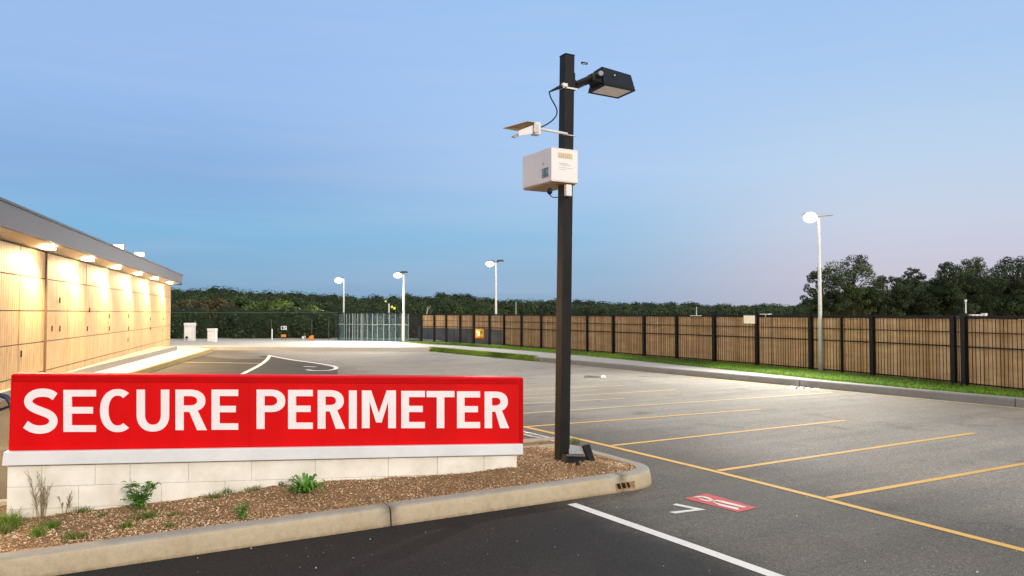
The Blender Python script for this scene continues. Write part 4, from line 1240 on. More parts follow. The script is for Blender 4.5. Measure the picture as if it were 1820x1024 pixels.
# ------------------------------------------------------------------ plaza furniture
M['pedestal'] = plain('cream_pedestal', (.66, .62, .56), .7, var=.12, scale=8, bump=.15)
def pedestal(px, py, wpx, ytop, Y, label, two=False):
    b = P(px, py, Y); b.z = .2; z1 = P(px, ytop, Y).z; w = wpx*Y/FPX; H = z1-.2
    root = empty('utility_pedestal', b, 0, label=label, cat='utility box', group='cream utility boxes on the plaza')
    m = MB(); m.box(Vector((b.x, b.y+w*.4, .2+H*.42)), (w*.94, w*.8, H*.84)); m.build('body', M['pedestal'], root, bevel=.015)
    m = MB(); m.box(Vector((b.x, b.y+w*.4, .2+H*.92)), (w, w*.86, H*.155)); m.build('cap', M['off_white'], root, bevel=.02)
    m = MB(); m.box(Vector((b.x-.02, b.y-.011, .2+H*.42)), (w*.7, .02, H*.66)); m.build('door', M['off_white'], root, bevel=.006)
    if two:
        m = MB(); m.tube([Vector((b.x+.1, b.y-.25, .2)), Vector((b.x+.1, b.y-.25, .42))], .05, 8); m.build('valve', M['alu'], root)
        m = MB(); m.tube([Vector((b.x+.0, b.y-.30, .46)), Vector((b.x+.0, b.y-.22, .46))], .09, 12); m.build('dial', M['black'], root)
pedestal(334.5, 604, 16.5, 574, 54, 'taller cream utility pedestal with a dark dial beside the building end', True)
pedestal(375, 607, 14.5, 584, 52, 'shorter cream utility pedestal right of the taller one on the plaza')
M['orange'] = plain('orange_plastic', (.62, .20, .04), .5)
M['blue_mark'] = plain('dark_blue_mark', (.03, .04, .12), .6)
b = P(504, 603, 56.3)
ns = empty('notice_board', Vector((b.x, b.y, .2)), 0, label='small white notice with dark blue marks hung on the chain link fence', cat='notice')
q = P(504.5, 583, 56.6)
m = MB(); m.box(q, (.42, .02, .27)); m.build('board', M['off_white'], ns)
m = MB(); m.box(q + Vector((-.09, -.014, .0)), (.14, .008, .2)); m.box(q + Vector((.12, -.014, .03)), (.07, .008, .1)); m.box(q + Vector((.05, -.014, -.04)), (.04, .008, .12)); m.build('mark', M['blue_mark'], ns)
q = P(504, 597, 56.2)
ob = empty('orange_barrier', Vector((q.x, q.y, .2)), 0, label='small orange barrier on legs directly below the white notice', cat='barrier')
m = MB(); m.box(q, (.36, .08, .2)); m.build('board', M['orange'], ob, bevel=.02)
for s in (-.13, .15):
    m = MB(); m.tube([Vector((q.x+s, q.y, .2)), Vector((q.x+s*.9, q.y, q.z))], .018, 6); m.build('leg', M['tube'], ob)
q = P(540, 600, 56.2)
m = MB(); m.box(q + UP*.02, (.26, .06, .16), (Vector((.95, 0, .15)).normalized(), Vector((0, 1, 0)), Vector((-.15, 0, .95)).normalized())); m.box(q + Vector((.05, -.034, .03)), (.10, .008, .09), mi=1); m.box(q + Vector((0, 0, -.1)), (.04, .04, .16))
m.build('small_notice', [M['off_white'], M['blue_mark']], label='small tilted white notice low on the plaza edge, left of the orange crate', cat='notice')
q = P(552.5, 602, 56.0)
m = MB(); m.hexa([Vector((q.x-.26, q.y-.15, .2)), Vector((q.x+.22, q.y-.15, .2)), Vector((q.x+.22, q.y+.15, .2)), Vector((q.x-.26, q.y+.15, .2)), Vector((q.x-.05, q.y-.12, .5)), Vector((q.x+.18, q.y-.12, .55)), Vector((q.x+.18, q.y+.12, .55)), Vector((q.x-.05, q.y+.12, .5))])
m.build('orange_crate', M['orange'], bevel=.02, label='sloping orange crate at the back of the plaza', cat='crate')
q = P(483.5, 602, 55.8)
m = MB(); m.tube([Vector((q.x, q.y, .2)), Vector((q.x, q.y, .98)), Vector((q.x, q.y, 1.02))], [.04, .04, .015], 8)
m.build('bollard', M['off_white'], label='slim white bollard at the back edge of the plaza', cat='bollard')

# ------------------------------------------------------------------ street lamps
M['pole_white'] = plain('pale_pole_paint', (.72, .72, .72), .45, var=.08)
M['pole_grey'] = plain('galvanised_pole', (.48, .49, .51), .45, .3, var=.12)
M['lamp_em'] = glow('lit_lamp_lens', (1.0, .86, .62), 6)
M['lamp_white'] = glow('lit_bright_lens', (1.0, .93, .80), 5)
M['head'] = plain('dark_lamp_head', (.06, .06, .065), .4)
def spot(loc, target, watts, size, col=(1, .92, .80), blend=.8, r=.15, parent=None, name='lamp_light'):
    ld = bpy.data.lights.new(name, 'SPOT'); ld.energy = watts; ld.spot_size = R(size); ld.spot_blend = blend; ld.color = col; ld.shadow_soft_size = r
    o = bpy.data.objects.new(name, ld); COL.objects.link(o)
    o.location = loc; o.rotation_euler = (Vector(target)-Vector(loc)).to_track_quat('-Z', 'Y').to_euler()
    if parent:
        o.parent = parent; o.location = world_matrix(parent).inverted() @ Vector(loc)
    return o
def lamp(px, ybase, ytop, Y, heads, label, z0=.2, r=(.075, .05), mat='pole_white', watts=900, target=None):
    b = P(px, ybase, Y); b.z = z0; top = P(px, ytop, Y); top.x = b.x + .0
    root = empty('street_lamp', b, 0, label=label, cat='street lamp', group='lit street lamps around the car park')
    m = MB(); m.tube([b, Vector((b.x, b.y, (z0+top.z)/2)), Vector((b.x, b.y, top.z))], [r[0], (r[0]+r[1])/2, r[1]], 12); m.build('pole', M[mat], root, smooth=True)
    m = MB(); m.box(b + UP*.02, (.3, .3, .04)); m.build('base_plate', M['head'], root)
    for dx, dz, lit in heads:
        c = Vector((b.x+dx, b.y-.05, top.z+dz))
        m = MB(); ex = (Vector((math.copysign(1, dx), 0, -.12)).normalized(), Vector((0, 1, 0)), UP)
        m.hexa([c + Vector(v_) for v_ in ((-.26, -.16, .0), (.26, -.16, .0), (.26, .16, .0), (-.26, .16, .0), (-.2, -.11, .12), (.2, -.11, .12), (.2, .11, .12), (-.2, .11, .12))]); lh_ = m.build('lamp_head', M['head'], root, bevel=.02)
        m = MB(); m.bar(Vector((b.x, b.y, top.z-.02)), c + UP*.05, .06, .05); m.build('bracket', M['head'], root)
        if lit:
            m = MB(); u_ = Y/FPX; m.ellipsoid(c - UP*(3.2*u_) - Vector((1.5*u_, .1, 0)), 7.4*u_, 5*u_, 4.8*u_); m.build('lens', M['lamp_em'], lh_, smooth=True)  # lens enlarged so its shape draws the glow round the lamp
            if watts: spot(c - UP*(9.5*u_), target or Vector((c.x, c.y-6, 0)), watts, 130, parent=root)
    return root
lamp(610.5, 606, 495, 72, [(-.38, -.02, True)], 'leftmost tall street lamp rising behind the glass screen', r=(.10, .06), watts=1500, target=(-16, 56, 0))
lamp(717, 608.5, 486.5, G(717, 608.5, .2).y, [(-.32, .0, True), (.04, .05, False)], 'street lamp standing on the plaza in front of the glass screen', r=(.10, .065), watts=9000, target=(-12, 48, 0))
lamp(881.5, 600, 466, 52.5, [(-.36, .0, True), (.30, .04, False)], 'twin headed street lamp behind the far bar fence', r=(.09, .055), watts=4500, target=(-2, 37, 0))
# short lamp with two yellow globes
b = P(691, 605, 54); b.z = .2; tz = P(691, 540, 54).z
sl = empty('globe_lamp', b, 0, label='short white lamp post with small yellow green globes behind the plaza', cat='globe lamp')
m = MB(); m.tube([b, Vector((b.x, b.y, tz))], .05, 10); m.build('pole', M['pole_white'], sl, smooth=True)
M['globe'] = glow('yellow_globe', (.75, .70, .10), 1.1)
for px_, py_, r_ in ((685.5, 535.5, .07), (696.5, 545.5, .09), (701, 548, .10)):
    c = P(px_, py_, 54); bm = bmesh.new(); bmesh.ops.create_icosphere(bm, subdivisions=2, radius=r_)
    m = MB(); m.add([v_.co + c for v_ in bm.verts], [[v_.index for v_ in f.verts] for f in bm.faces]); bm.free(); m.build('globe', M['globe'], sl, smooth=True)
    m = MB(); m.tube([Vector((b.x, b.y, tz-.05)), c], .015, 6); m.build('bracket', M['head'], sl)

# the near lamp by the fence
LB = G(1459, 660.5, VZ); fd = (FP[16]-FP[17]).normalized(); fnn = Vector((-fd.y, fd.x, 0))
if fnn.y < 0: fnn = -fnn
LB = Vector((LB.x*.992, LB.y*.992, LB.z))
nl = empty('street_lamp', LB, 0, label='bright starlike street lamp with flat head rising beside the fence on the right', cat='street lamp', group='lit street lamps around the car park')
LT = P(1456, 388, LB.y).z
m = MB(); m.tube([LB, Vector((LB.x, LB.y, 3.0)), Vector((LB.x, LB.y, LT))], [.072, .06, .047], 14); m.build('pole', M['pole_white'], nl, smooth=True)
m = MB(); m.box(LB + UP*.015, (.26, .26, .03)); m.build('base_plate', M['head'], nl)
hc = P(1466, 383, LB.y)
m = MB()
m.hexa([hc + Vector(v_) for v_ in ((-.26, -.13, -.035), (.28, -.10, .0), (.28, .10, .0), (-.26, .13, -.035), (-.22, -.08, .035), (.24, -.05, .035), (.24, .05, .035), (-.22, .08, .035))]); m.build('lamp_head', M['pole_grey'], nl, bevel=.012)
lc = P(1439, 383.5, LB.y)
m = MB(); m.hexa([lc + Vector(v_) for v_ in ((-.22, -.14, .02), (.3, -.12, .02), (.3, .12, .02), (-.22, .14, .02), (-.18, -.09, .09), (.28, -.08, .07), (.28, .08, .07), (-.18, .09, .09))]); lh_ = m.build('lamp_head', M['pole_grey'], nl, bevel=.012)
m = MB()
m.ellipsoid(lc + Vector((-.01, -.07, -.07)), .23, .18, .18, 18, 12); m.build('lens', M['lamp_white'], lh_, smooth=True)  # oversized lens, the lamp's glow built into its shape
spot(lc - UP*.3 - Vector((.1, .15, 0)), G(1120, 698), 5200, 125, (1, .95, .86), .95, .15, nl)

# thin background poles
def thin(px, y0, y1, Y, r, label, name='thin_pole', lean=0.0):
    a, b = P(px, y0, Y), P(px+lean, y1, Y); a.z = -.03
    m = MB(); m.tube([a, b], [r, r*.7], 6); m.build(name, M['pole_grey'], smooth=True, label=label, cat='pole')
thin(917, 575, 536, 80, .05, 'thin grey pole behind the fence right of the twin headed lamp')
def fence_pt(px, py, off):
    for k in range(len(FP)-1):
        if fpx[min(k, len(fpx)-1)][0] <= px <= fpx[min(k+1, len(fpx)-1)][0]:
            d_ = (FP[k+1]-FP[k]).normalized(); d_.z = 0; d_.normalize(); n_ = Vector((-d_.y, d_.x, 0))
            if n_.y > 0: n_ = -n_
            return onplane(px, py, FP[k] + n_*off, n_), d_, n_
a, d_, n_ = fence_pt(1238, 561.3, .02)
aer = empty('aerial', a, 0, label='small white aerial rod on a flat plate on top of the bar fence', cat='aerial')
m = MB(); m.box(a, (.62, .16, .03), (d_, n_, UP)); m.build('plate', M['off_white'], aer)
m = MB(); m.tube([a, a + UP*.36], [.016, .010], 6); m.build('rod', M['off_white'], aer)
a, d_, n_ = fence_pt(1332, 568, .07); M['cream_lit'] = glow('lit_cream_panel', (1.0, .86, .60), .75)
cbx = empty('fence_light_box', a, 0, label='lit cream box fixed to the top of the timber fence left of the bright lamp', cat='light box')
m = MB(); m.box(a, (.56, .06, .30), (d_, n_, UP)); m.build('diffuser', M['cream_lit'], cbx, bevel=.01)
m = MB(); m.box(a - n_*.02 + UP*.165, (.60, .10, .03), (d_, n_, UP)); m.build('hood', M['head'], cbx)
a, d_, n_ = fence_pt(1361, 558.5, .02)
m = MB(); m.box(a, (.42, .18, .03), (d_, n_, UP)); m.box(a - UP*.05, (.04, .04, .08), (d_, n_, UP))
m.build('fence_top_fixture', M['off_white'], label='small flat pale fixture on the fence top just right of the lit cream box', cat='fixture')
a = P(1736, 561.5, 90)
tk = empty('water_trough', Vector((a.x, a.y, 0)), 0, label='pale grey long tank behind the fence beside the slim rod at the right', cat='tank')
m = MB(); m.box(a, (1.9, .8, .36)); m.build('tank', M['pole_grey'], tk, bevel=.06)
m = MB(); m.box(a + Vector((.85, -.05, .06)), (.3, .85, .5)); m.build('end_cap', M['off_white'], tk, bevel=.04)
for s in (-.7, .7):
    m = MB(); m.box(Vector((a.x+s, a.y, (a.z-.2)/2)), (.1, .6, a.z-.2)); m.build('leg', M['tube'], tk)

# ------------------------------------------------------------------ the building
t = NT('ribbed_cladding')
sx = t.n.new('ShaderNodeSeparateXYZ'); t.l.new(t.tc.outputs['Object'], sx.inputs[0])
wv = t.math('SINE', t.math('MULTIPLY', sx.outputs['X'], 2*math.pi/.16))
n1 = t.noise(1.1, 6, .6, stretch=(3, 3, .35)); n2 = t.noise(9, 5, .7, stretch=(2, 2, .15))
c = t.ramp(n1, [(.28, (.50, .315, .13)), (.5, (.60, .40, .19)), (.75, (.68, .48, .26))])
c = t.mix(1, c, t.ramp(n2, [(.32, (.55, .50, .45)), (.62, (1.08, 1.08, 1.06))]), 'MULTIPLY')
c = t.mix(1, c, t.ramp(t.math('MULTIPLY_ADD', wv, .5, .5), [(0, (.86, .83, .80)), (.4, (1, 1, 1))]), 'MULTIPLY')
t.set(Base_Color=c, Roughness=.6); t.bump(wv, .18, .02)
M['clad'] = t.m
M['post_brown'] = plain('brown_pilaster', (.11, .062, .028), .6)
M['fascia'] = plain('grey_fascia', (.075, .073, .095), .5, .0, var=.1, scale=.8, stretch=(1, 1, 3))
M['roof_edge'] = plain('dark_roof_edge', (.06, .06, .07), .5)
M['soffit'] = plain('white_soffit', (.62, .58, .52), .6, var=.08)
M['soffit_em'] = glow('soffit_lens', (1.0, .78, .46), 30)
bz = math.atan2(1, -.315)
bdir = Vector((-.315, 1, 0)).normalized(); bnorm = Vector((bdir.y, -bdir.x, 0))   # towards the lot
W0, W1 = 9.0, 46.0
bld = empty('pavilion_building', wl(30), math.atan2(bdir.y, bdir.x), label='long low building with ribbed tan cladding and lit overhanging grey roof', cat='building')
zS = 3.85
def wp(Z, off, z): 
    p = wl(Z); return Vector((p.x, p.y, z)) + bnorm*off
# core wall
def wall_box(Z0, Z1, o0, o1, z0, z1, mb, mi=0):
    mb.hexa([wp(Z0, o1, z0), wp(Z1, o1, z0), wp(Z1, o0, z0), wp(Z0, o0, z0), wp(Z0, o1, z1), wp(Z1, o1, z1), wp(Z1, o0, z1), wp(Z0, o0, z1)], mi)
m = MB(); wall_box(W0, W1, -9, -.03, .0, zS, m); m.build('wall', M['post_brown'], bld)
vj = [W0, 11.8, 14.2, 16.4, 18.6, 20.7, 23.0, 25.2, 28.7, 32.8, 38.2, 42.9, W1]
hz = [.0, .62, 1.42, 2.25, 3.12, zS]
for Z0, Z1 in zip(vj, vj[1:]):
    m = MB(); g = .022
    for z0, z1 in zip(hz, hz[1:]):
        wall_box(Z0+g, Z1-g, -.03, rnd.uniform(-.003, .003), z0+.014, z1-.014, m)
    m.build('wall_panel', M['clad'], bld)
m = MB(); wall_box(20.66, 20.76, -.05, .04, 0, zS, m); m.build('pilaster', M['post_brown'], bld)
m = MB(); wall_box(W1-.02, W1+.1, -9.0, .01, 0, zS, m); m.build('end_wall', M['clad'], bld)
wn0 = wl(0); 
for x, y in ((106, 534), (92, 584), (106, 584), (37, 629), (159, 551), (155, 584), (194, 562), (194, 584), (228, 562), (228, 584), (227, 604), (267, 567), (267, 584), (290, 567), (289, 586)):
    q = onplane(x, y, wp(0, .0, 0), bnorm)
    m = MB(); m.box(q, (.05, .04, .16), (bdir, bnorm, UP)); m.build('latch', M['void'], bld)
# fascia, soffit, roof
m = MB(); OV = .60
m.hexa([wp(W0, OV, 3.98), wp(W1+.3, OV, 3.98), wp(W1+.3, OV-.08, 3.98), wp(W0, OV-.08, 3.98), wp(W0, OV+.04, 4.47), wp(W1+.3, OV+.04, 4.47), wp(W1+.3, OV-.08, 4.47), wp(W0, OV-.08, 4.47)])
m.build('fascia', M['fascia'], bld)
m = MB(); wall_box(W0, W1+.38, -9, OV+.07, 4.473, 4.53, m); m.build('roof', M['roof_edge'], bld)
m = MB(); m.hexa([wp(W0, OV-.085, 3.965), wp(W1+.26, OV-.085, 3.965), wp(W1+.26, -.2, zS+.003), wp(W0, -.2, zS+.003), wp(W0, OV-.085, 4.05), wp(W1+.26, OV-.085, 4.05), wp(W1+.26, -.2, 4.05), wp(W0, -.2, 4.05)])
m.build('soffit', M['soffit'], bld)
m = MB(); m.hexa([wp(W1+.3, OV, 3.90), wp(W1+.36, OV, 3.90), wp(W1+.36, -8, 3.90), wp(W1+.3, -8, 3.90), wp(W1+.3, OV, 4.47), wp(W1+.36, OV, 4.47), wp(W1+.36, -8, 4.47), wp(W1+.3, -8, 4.47)]); m.build('end_fascia', M['fascia'], bld)
for Z in (10.6, 15.1, 19.6, 23.9, 28.2, 32.8, 37.5, 43.0):
    c = wp(Z, .32, 3.865)
    m = MB(); m.box(c + UP*.012, (.52, .26, .04), (bdir, bnorm, UP)); m.build('soffit_light', M['soffit_em'], bld)
    spot(wp(Z, .42, 3.74), wp(Z, .02, 2.5), 1450, 158, (1, .68, .34), .7, .12, bld)
# plinth step along the wall
m = MB()
pl = [wp(12, .0, 0), wp(12, .12, 0), onplane(150, 662, wp(0, .3, 0), bnorm) if False else wp(24, .16, 0), wp(40.5, 1.05, 0), wp(40.7, .0, 0)]
m.prism(pl, .19, .42); m.build('plinth', M['kerb_grey'], bld, bevel=.015)
# floodlights on the roof edge
def rfl(px, py, Z, w, h, label):
    c = onplane(px, py, wp(0, OV-.1, 0), bnorm)
    root = empty('roof_floodlight', Vector((c.x, c.y, 4.53)), 0, label=label, cat='floodlight', group='lit floodlights on the roof edge')
    m = MB(); m.box(c + UP*.02, (w, .14, h), None); hs_ = m.build('housing', M['head'], root, bevel=.02)
    m = MB(); m.box(c + UP*.02 - Vector((-.02, .08, 0)), (w*.94, .02, h*.9), None); m.build('lens', M['lamp_em'], hs_, bevel=.01)
    m = MB(); m.box(Vector((c.x, c.y, (4.53+c.z)/2)), (.06, .06, max(.06, c.z-4.53))); m.build('stand', M['head'], root)
rfl(209, 440.5, 26.3, .52, .18, 'nearer lit floodlight on the building roof edge')
rfl(248, 453.5, 30.8, .44, .2, 'farther lit floodlight on the building roof edge')

# ------------------------------------------------------------------ trees
M['bark'] = plain('bark', (.05, .04, .03), .95, var=.4, scale=6, bump=.5)
M['leaf_dark'] = leafmat('dark_foliage', [(0, (.013, .030, .008)), (.5, (.026, .053, .014)), (1, (.050, .085, .022))], trans=.2)
M['leaf_mid'] = leafmat('mid_foliage', [(0, (.030, .055, .012)), (.5, (.055, .092, .020)), (1, (.09, .13, .03))], trans=.2)
M['leaf_green'] = leafmat('bright_foliage', [(0, (.05, .09, .012)), (.5, (.11, .17, .022)), (1, (.19, .25, .04))], trans=.2)
M['leaf_brown'] = leafmat('brownish_foliage', [(0, (.055, .05, .016)), (.5, (.11, .09, .03)), (1, (.17, .13, .05))], trans=.2)
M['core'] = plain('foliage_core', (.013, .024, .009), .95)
rt = random.Random(21)
def rv():
    while True:
        v_ = Vector((rt.uniform(-1, 1), rt.uniform(-1, 1), rt.uniform(-1, 1)))
        if .05 < v_.length < 1: return v_
def leafquad(mb, c, s, out):
    n = (out*1.0 + rv()*.9 + UP*.35).normalized(); a = n.cross(rv())
    if a.length < 1e-3: return
    a.normalize(); b = n.cross(a)
    k = rt.uniform(.6, 1.3)*s; w = k*rt.uniform(.45, .8)
    mb.add([c - a*k*.5, c - b*w*.5 + a*k*.05, c + a*k*.5, c + b*w*.5 + a*k*.05], [(0, 1, 2, 3)])
def clump(mb, c, r, n, s, sq=.75):
    for i in range(n):
        d = rv(); d = d.normalized()*(d.length**.4); q = Vector((d.x*r, d.y*r, d.z*r*sq))
        leafquad(mb, c + q, s, d)
def blob(mb, c, rx, rz):
    bm = bmesh.new(); bmesh.ops.create_icosphere(bm, subdivisions=2, radius=1)
    vs = []
    for v_ in bm.verts:
        k = 1 + .35*mnoise.noise(v_.co*2 + c*.13); vs.append(c + Vector((v_.co.x*rx*k, v_.co.y*rx*k, v_.co.z*rz*k)))
    mb.add(vs, [[v_.index for v_ in f.verts] for f in bm.faces]); bm.free()
def tree(name, px, ytop, Y, width, mat, label, group, nclump=46, per=60, ls=.5, lowest=.16, core=.5, seed=0, dens=2.3):
    if ls > .5: ls *= .74; dens = 3.7
    global rt
    rt = random.Random(100+seed)
    b = P(px, 560, Y); b.z = -.03; top = P(px, ytop, Y).z; H = top; R_ = width*Y/FPX/2
    root = empty(name, b, 0, label=label, cat='tree', group=group)
    mt = MB(); ml = MB()
    mt.tube([b, b + Vector((rt.gauss(0, .1), 0, H*.3)), b + Vector((rt.gauss(0, .3), 0, H*.62)), b + Vector((rt.gauss(0, .5), 0, H*.86))], [H*.024, H*.018, H*.010, H*.003], 7)
    nclump = int(nclump*1.35)
    for k in range(nclump):
        u = rt.random(); z = H*(lowest + (.94-lowest)*(k+.5)/nclump)
        f = (z/H - lowest)/(1-lowest)
        env = R_*(.62 + .38*math.sin(min(1, f*1.25)*math.pi*.8))*(1 if f < .6 else max(.18, 1-(f-.6)*1.75))
        th = rt.uniform(0, 6.283); rr = env*math.sqrt(rt.uniform(.12, 1))
        c = b + Vector((math.cos(th)*rr, math.sin(th)*rr*.8, z))
        cr = R_*rt.uniform(.11, .30)*(1 if f < .8 else .7)
        clump(ml, c, cr, int(per*dens*(cr/(R_*.25))**2), ls, .7)
        if k % 2 == 0:
            j = b + Vector((0, 0, z*.62)); mt.tube([j, (j+c)/2 + UP*H*.02, c], [H*.008, H*.005, H*.0015], 5)
    ml.build('crown', M[mat], root, fix=False)
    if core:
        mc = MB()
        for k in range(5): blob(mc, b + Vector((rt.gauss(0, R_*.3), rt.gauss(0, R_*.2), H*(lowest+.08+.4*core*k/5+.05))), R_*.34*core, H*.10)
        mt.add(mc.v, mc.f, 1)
    mt.build('trunk', [M['bark'], M['core']], root)
g = 'trees beyond the fence on the right'
tree('broadleaf_tree', 1462, 470, 212, 78, 'leaf_dark', 'leftmost tree of the right group, half behind the bright street lamp', g, 44, 60, .62, .1, .55, 1)
tree('broadleaf_tree', 1516, 449, 218, 112, 'leaf_mid', 'tallest open crowned tree just right of the bright street lamp', g, 60, 64, .62, .1, .55, 2)
tree('broadleaf_tree', 1578, 486, 220, 76, 'leaf_dark', 'low tree filling the dip between the open crowned tree and the pointed tree', g, 40, 60, .62, .08, .6, 3)
tree('broadleaf_tree', 1622, 472, 222, 66, 'leaf_dark', 'pointed dark tree in the middle of the right group', g, 46, 62, .62, .08, .7, 4)
tree('broadleaf_tree', 1690, 461, 216, 96, 'leaf_dark', 'broad dark tree right of the pointed tree', g, 60, 70, .62, .06, .9, 5)
tree('broadleaf_tree', 1735, 453, 228, 96, 'leaf_mid', 'yellowish topped tree behind the broad dark tree', g, 56, 66, .62, .1, .8, 6)
tree('broadleaf_tree', 1806, 452, 214, 116, 'leaf_dark', 'dense dark tree at the far right edge of the picture', g, 64, 74, .62, .05, .95, 7)
tree('broadleaf_tree', 1890, 458, 220, 110, 'leaf_dark', 'dark tree mostly cut off by the right edge of the picture', g, 40, 60, .62, .05, .9, 8)
g2 = 'individual bushy trees behind the chain link fence'
tree('bushy_tree', 478, 534, 69, 118, 'leaf_green', 'rounded yellow green tree above the chain link fence', g2, 46, 60, .26, .25, .9, 9)
tree('bushy_tree', 548, 542, 69, 76, 'leaf_green', 'smaller olive green tree right of the rounded yellow green tree', g2, 36, 50, .25, .25, .9, 10)
tree('bushy_tree', 370, 527, 69, 104, 'leaf_brown', 'brownish rounded tree near the building end', g2, 46, 60, .26, .2, .9, 11)
tree('bushy_tree', 424, 524, 74, 70, 'leaf_mid', 'dark green tree between the brownish and the yellow green tree', g2, 44, 60, .27, .2, .9, 12)
tree('bushy_tree', 328, 531, 71, 60, 'leaf_brown', 'brownish tree partly hidden by the building roof end', g2, 40, 60, .27, .2, .9, 13)
tree('bushy_tree', 520, 526, 76, 62, 'leaf_dark', 'dark tree behind the two yellow green trees', g2, 44, 60, .28, .2, .9, 14)

# far woodland reads as one mass
rt = random.Random(77)
def lerp(tab, x):
    if x <= tab[0][0]: return tab[0][1]
    for (x0, y0), (x1, y1) in zip(tab, tab[1:]):
        if x <= x1: return y0 + (y1-y0)*(x-x0)/(x1-x0)
    return tab[-1][1]
ZT = [(260, 100), (600, 118), (745, 172), (900, 185), (1440, 292), (1900, 300)]
TT = [(260, 515), (330, 514), (400, 510), (450, 517), (520, 520), (600, 524), (700, 526), (760, 524), (800, 521), (840, 527), (900, 531), (1000, 533), (1100, 537), (1200, 538), (1300, 541), (1420, 542), (1450, 528), (1520, 512), (1580, 514), (1640, 500), (1700, 494), (1900, 488)]
ml = MB(); mc = MB(); ml2 = MB()
x = 250.0
while x < 1900:
    for row in range(4):
        Y = lerp(ZT, x)*(1 + (.14, .06, -.02, -.08)[row]) + rt.uniform(-2, 2)
        yt = lerp(TT, x) + (0, 5, 11, 18)[row]*(1 if x < 900 else .6) + rt.uniform(-4, 4)*(1 if x < 900 else .8)
        xx = x + rt.uniform(-9, 9); s = Y/FPX
        top = P(xx, yt, Y); r = rt.uniform(15, 24)*s*(1 if x < 720 else .7)
        ls = 2.9*s
        tgt = (ml if rt.random() < .55 else ml2) if x > 700 else (ml if rt.random() < .4 else ml2)
        clump(tgt, top - UP*r*.75, r, 165, ls, .8)
        clump(tgt, top - UP*r*.2 + Vector((rt.uniform(-.5, .5)*r, 0, -.3*r)), r*.6, 75, ls, .9)
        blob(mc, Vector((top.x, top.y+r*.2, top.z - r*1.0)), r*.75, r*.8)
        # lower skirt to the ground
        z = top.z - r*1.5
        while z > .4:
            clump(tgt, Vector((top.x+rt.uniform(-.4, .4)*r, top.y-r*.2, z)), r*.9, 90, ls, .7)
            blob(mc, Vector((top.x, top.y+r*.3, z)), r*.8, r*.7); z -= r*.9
    x += 11 if x < 720 else 9
# near dark hedge straight behind the chain-link fence
x = 250.0
while x < 742:
    for row in range(2):
        Y = 60 + row*3 + rt.uniform(-1.5, 1.5) + (0 if x < 600 else 6); s = Y/FPX
        hz_ = rt.choice((.9, 1.3, 1.6, 1.9))
        for z in (.5, 1.1, hz_ + rt.uniform(-.2, .2)):
            if x > 610 and z > 1.3: continue
            c = P(x + rt.uniform(-8, 8), 560, Y); c.z = z
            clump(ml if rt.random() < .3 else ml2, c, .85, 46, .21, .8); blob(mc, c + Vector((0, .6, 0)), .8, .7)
    x += 13
k = len(ml.f)
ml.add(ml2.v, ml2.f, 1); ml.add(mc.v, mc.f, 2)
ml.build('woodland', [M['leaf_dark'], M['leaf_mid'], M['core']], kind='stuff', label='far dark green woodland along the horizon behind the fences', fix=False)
bt = P(758, 561, 120)
m = MB(); top = P(760.5, 544, 120); m.tube([Vector((bt.x, bt.y, 0)), bt, top], [.12, .09, .03], 6)
m.tube([bt + (top-bt)*.5, bt + (top-bt)*.7 + Vector((.5, 0, .5))], [.05, .02], 5)
m.build('bare_tree', M['pole_grey'], label='bare pale leaning trunk in front of the dark wood behind the far fence', cat='tree')

# ------------------------------------------------------------------ sky, sun, camera
w = bpy.data.worlds.new('World'); scene.world = w; w.use_nodes = True
nt = w.node_tree; N = nt.nodes; L = nt.links
bgn = N['Background']
sky = N.new('ShaderNodeTexSky'); sky.sky_type = 'NISHITA'; sky.sun_disc = False
SUN = Vector((.50, -.80, .34)).normalized()
sky.sun_elevation = math.asin(SUN.z); sky.sun_rotation = math.atan2(SUN.x, SUN.y)
bgn.inputs['Strength'].default_value = .1
L.new(sky.outputs[0], bgn.inputs[0])
# dusk grading of the clear sky by height and bearing
tc = N.new('ShaderNodeTexCoord'); sp_x = N.new('ShaderNodeSeparateXYZ'); L.new(tc.outputs['Generated'], sp_x.inputs[0])
def wramp(fac, stops):
    r = N.new('ShaderNodeValToRGB'); e = r.color_ramp.elements
    while len(e) < len(stops): e.new(.5)
    for k, (p, c) in enumerate(stops): e[k].position = p; e[k].color = (*c, 1)
    L.new(fac, r.inputs[0]); return r.outputs[0]
def lin(r, g_, b_):
    f = lambda c: c/255/12.92 if c/255 <= .04045 else ((c/255+.055)/1.055)**2.4
    return (f(r), f(g_), f(b_))
left = wramp(sp_x.outputs['Z'], [(0, lin(120, 152, 184)), (.035, lin(122, 162, 197)), (.10, lin(120, 174, 214)), (.17, lin(130, 168, 214)), (.26, lin(148, 182, 228)), (.40, lin(150, 184, 230)), (.62, (.62, .66, .72)), (1, (.78, .74, .72))])
mid = wramp(sp_x.outputs['Z'], [(0, lin(134, 160, 188)), (.035, lin(138, 171, 202)), (.10, lin(140, 184, 218)), (.18, lin(166, 196, 232)), (.30, lin(160, 194, 236)), (.40, lin(155, 190, 234)), (.62, (.62, .66, .72)), (1, (.78, .74, .72))])
right = wramp(sp_x.outputs['Z'], [(0, lin(186, 182, 198)), (.05, lin(196, 191, 208)), (.11, lin(195, 203, 222)), (.18, lin(184, 206, 230)), (.30, lin(164, 196, 234)), (.40, lin(155, 190, 234)), (.62, (.62, .66, .72)), (1, (.78, .74, .72))])
glow_back = wramp(sp_x.outputs['Z'], [(0, (1.0, .90, .84)), (.2, (.98, .94, .95)), (.6, (.88, .86, .88)), (1, (.78, .74, .72))])
def mixc(f, a, b):
    x = N.new('ShaderNodeMix'); x.data_type = 'RGBA'; L.new(f, x.inputs['Factor']); L.new(a, x.inputs['A']); L.new(b, x.inputs['B']); return x.outputs['Result']
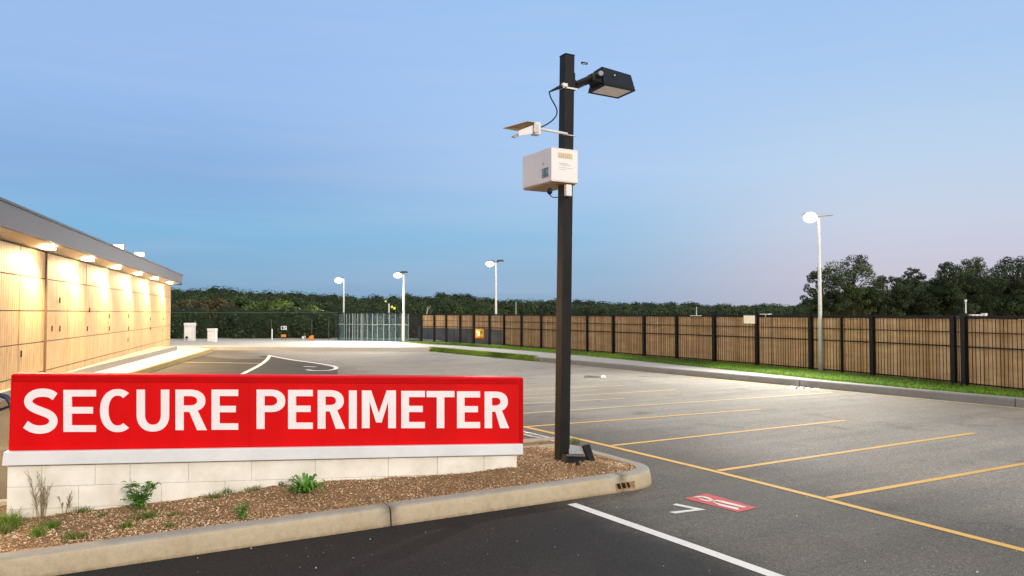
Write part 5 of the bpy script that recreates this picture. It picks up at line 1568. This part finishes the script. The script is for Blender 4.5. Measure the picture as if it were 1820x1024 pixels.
def mapr(src, lo, hi):
    x = N.new('ShaderNodeMapRange'); x.interpolation_type = 'SMOOTHSTEP'; x.inputs['From Min'].default_value = lo; x.inputs['From Max'].default_value = hi
    L.new(src, x.inputs['Value']); return x.outputs[0]
c = mixc(mapr(sp_x.outputs['X'], -.42, .12), left, mid)
c = mixc(mapr(sp_x.outputs['X'], .05, .46), c, right)
# faint streaky cloud
mpn = N.new('ShaderNodeMapping'); mpn.inputs['Scale'].default_value = (1.5, 1.5, 22); L.new(tc.outputs['Generated'], mpn.inputs[0])
nz = N.new('ShaderNodeTexNoise'); nz.inputs['Scale'].default_value = 2.2; nz.inputs['Detail'].default_value = 6; L.new(mpn.outputs[0], nz.inputs[0])
cl_ = wramp(nz.outputs['Fac'], [(.45, (0, 0, 0)), (.75, (.10, .10, .10))])
wht = N.new('ShaderNodeRGB'); wht.outputs[0].default_value = (.60, .62, .74, 1)
c = mixc(cl_, c, wht.outputs[0])
c = mixc(mapr(sp_x.outputs['Y'], .30, -.45), c, glow_back)
bg2 = N.new('ShaderNodeBackground'); L.new(c, bg2.inputs[0]); bg2.inputs[1].default_value = 1.04
bgn.inputs['Strength'].default_value = .006
add = N.new('ShaderNodeAddShader'); L.new(bgn.outputs[0], add.inputs[0]); L.new(bg2.outputs[0], add.inputs[1])
L.new(add.outputs[0], N['World Output'].inputs['Surface'])

sd = bpy.data.lights.new('sun', 'SUN'); sd.energy = 1.95; sd.angle = R(9); sd.color = (1.0, .90, .74)
so = bpy.data.objects.new('sun', sd); COL.objects.link(so); so.location = (20, -30, 30)
so.rotation_euler = SUN.to_track_quat('Z', 'Y').to_euler()

cd = bpy.data.cameras.new('camera'); co = bpy.data.objects.new('camera', cd); COL.objects.link(co)
cd.sensor_width = 36; cd.lens = 36*FPX/1820; cd.clip_end = 6000; cd.clip_start = .05
co.location = CAM; co.rotation_euler = (math.pi/2 + PITCH, 0, 0)
scene.camera = co
scene.view_settings.view_transform = 'Standard'; scene.view_settings.look = 'None'; scene.view_settings.exposure = 0; scene.view_settings.gamma = 1
scene.cycles.max_bounces = 6; scene.cycles.transparent_max_bounces = 12
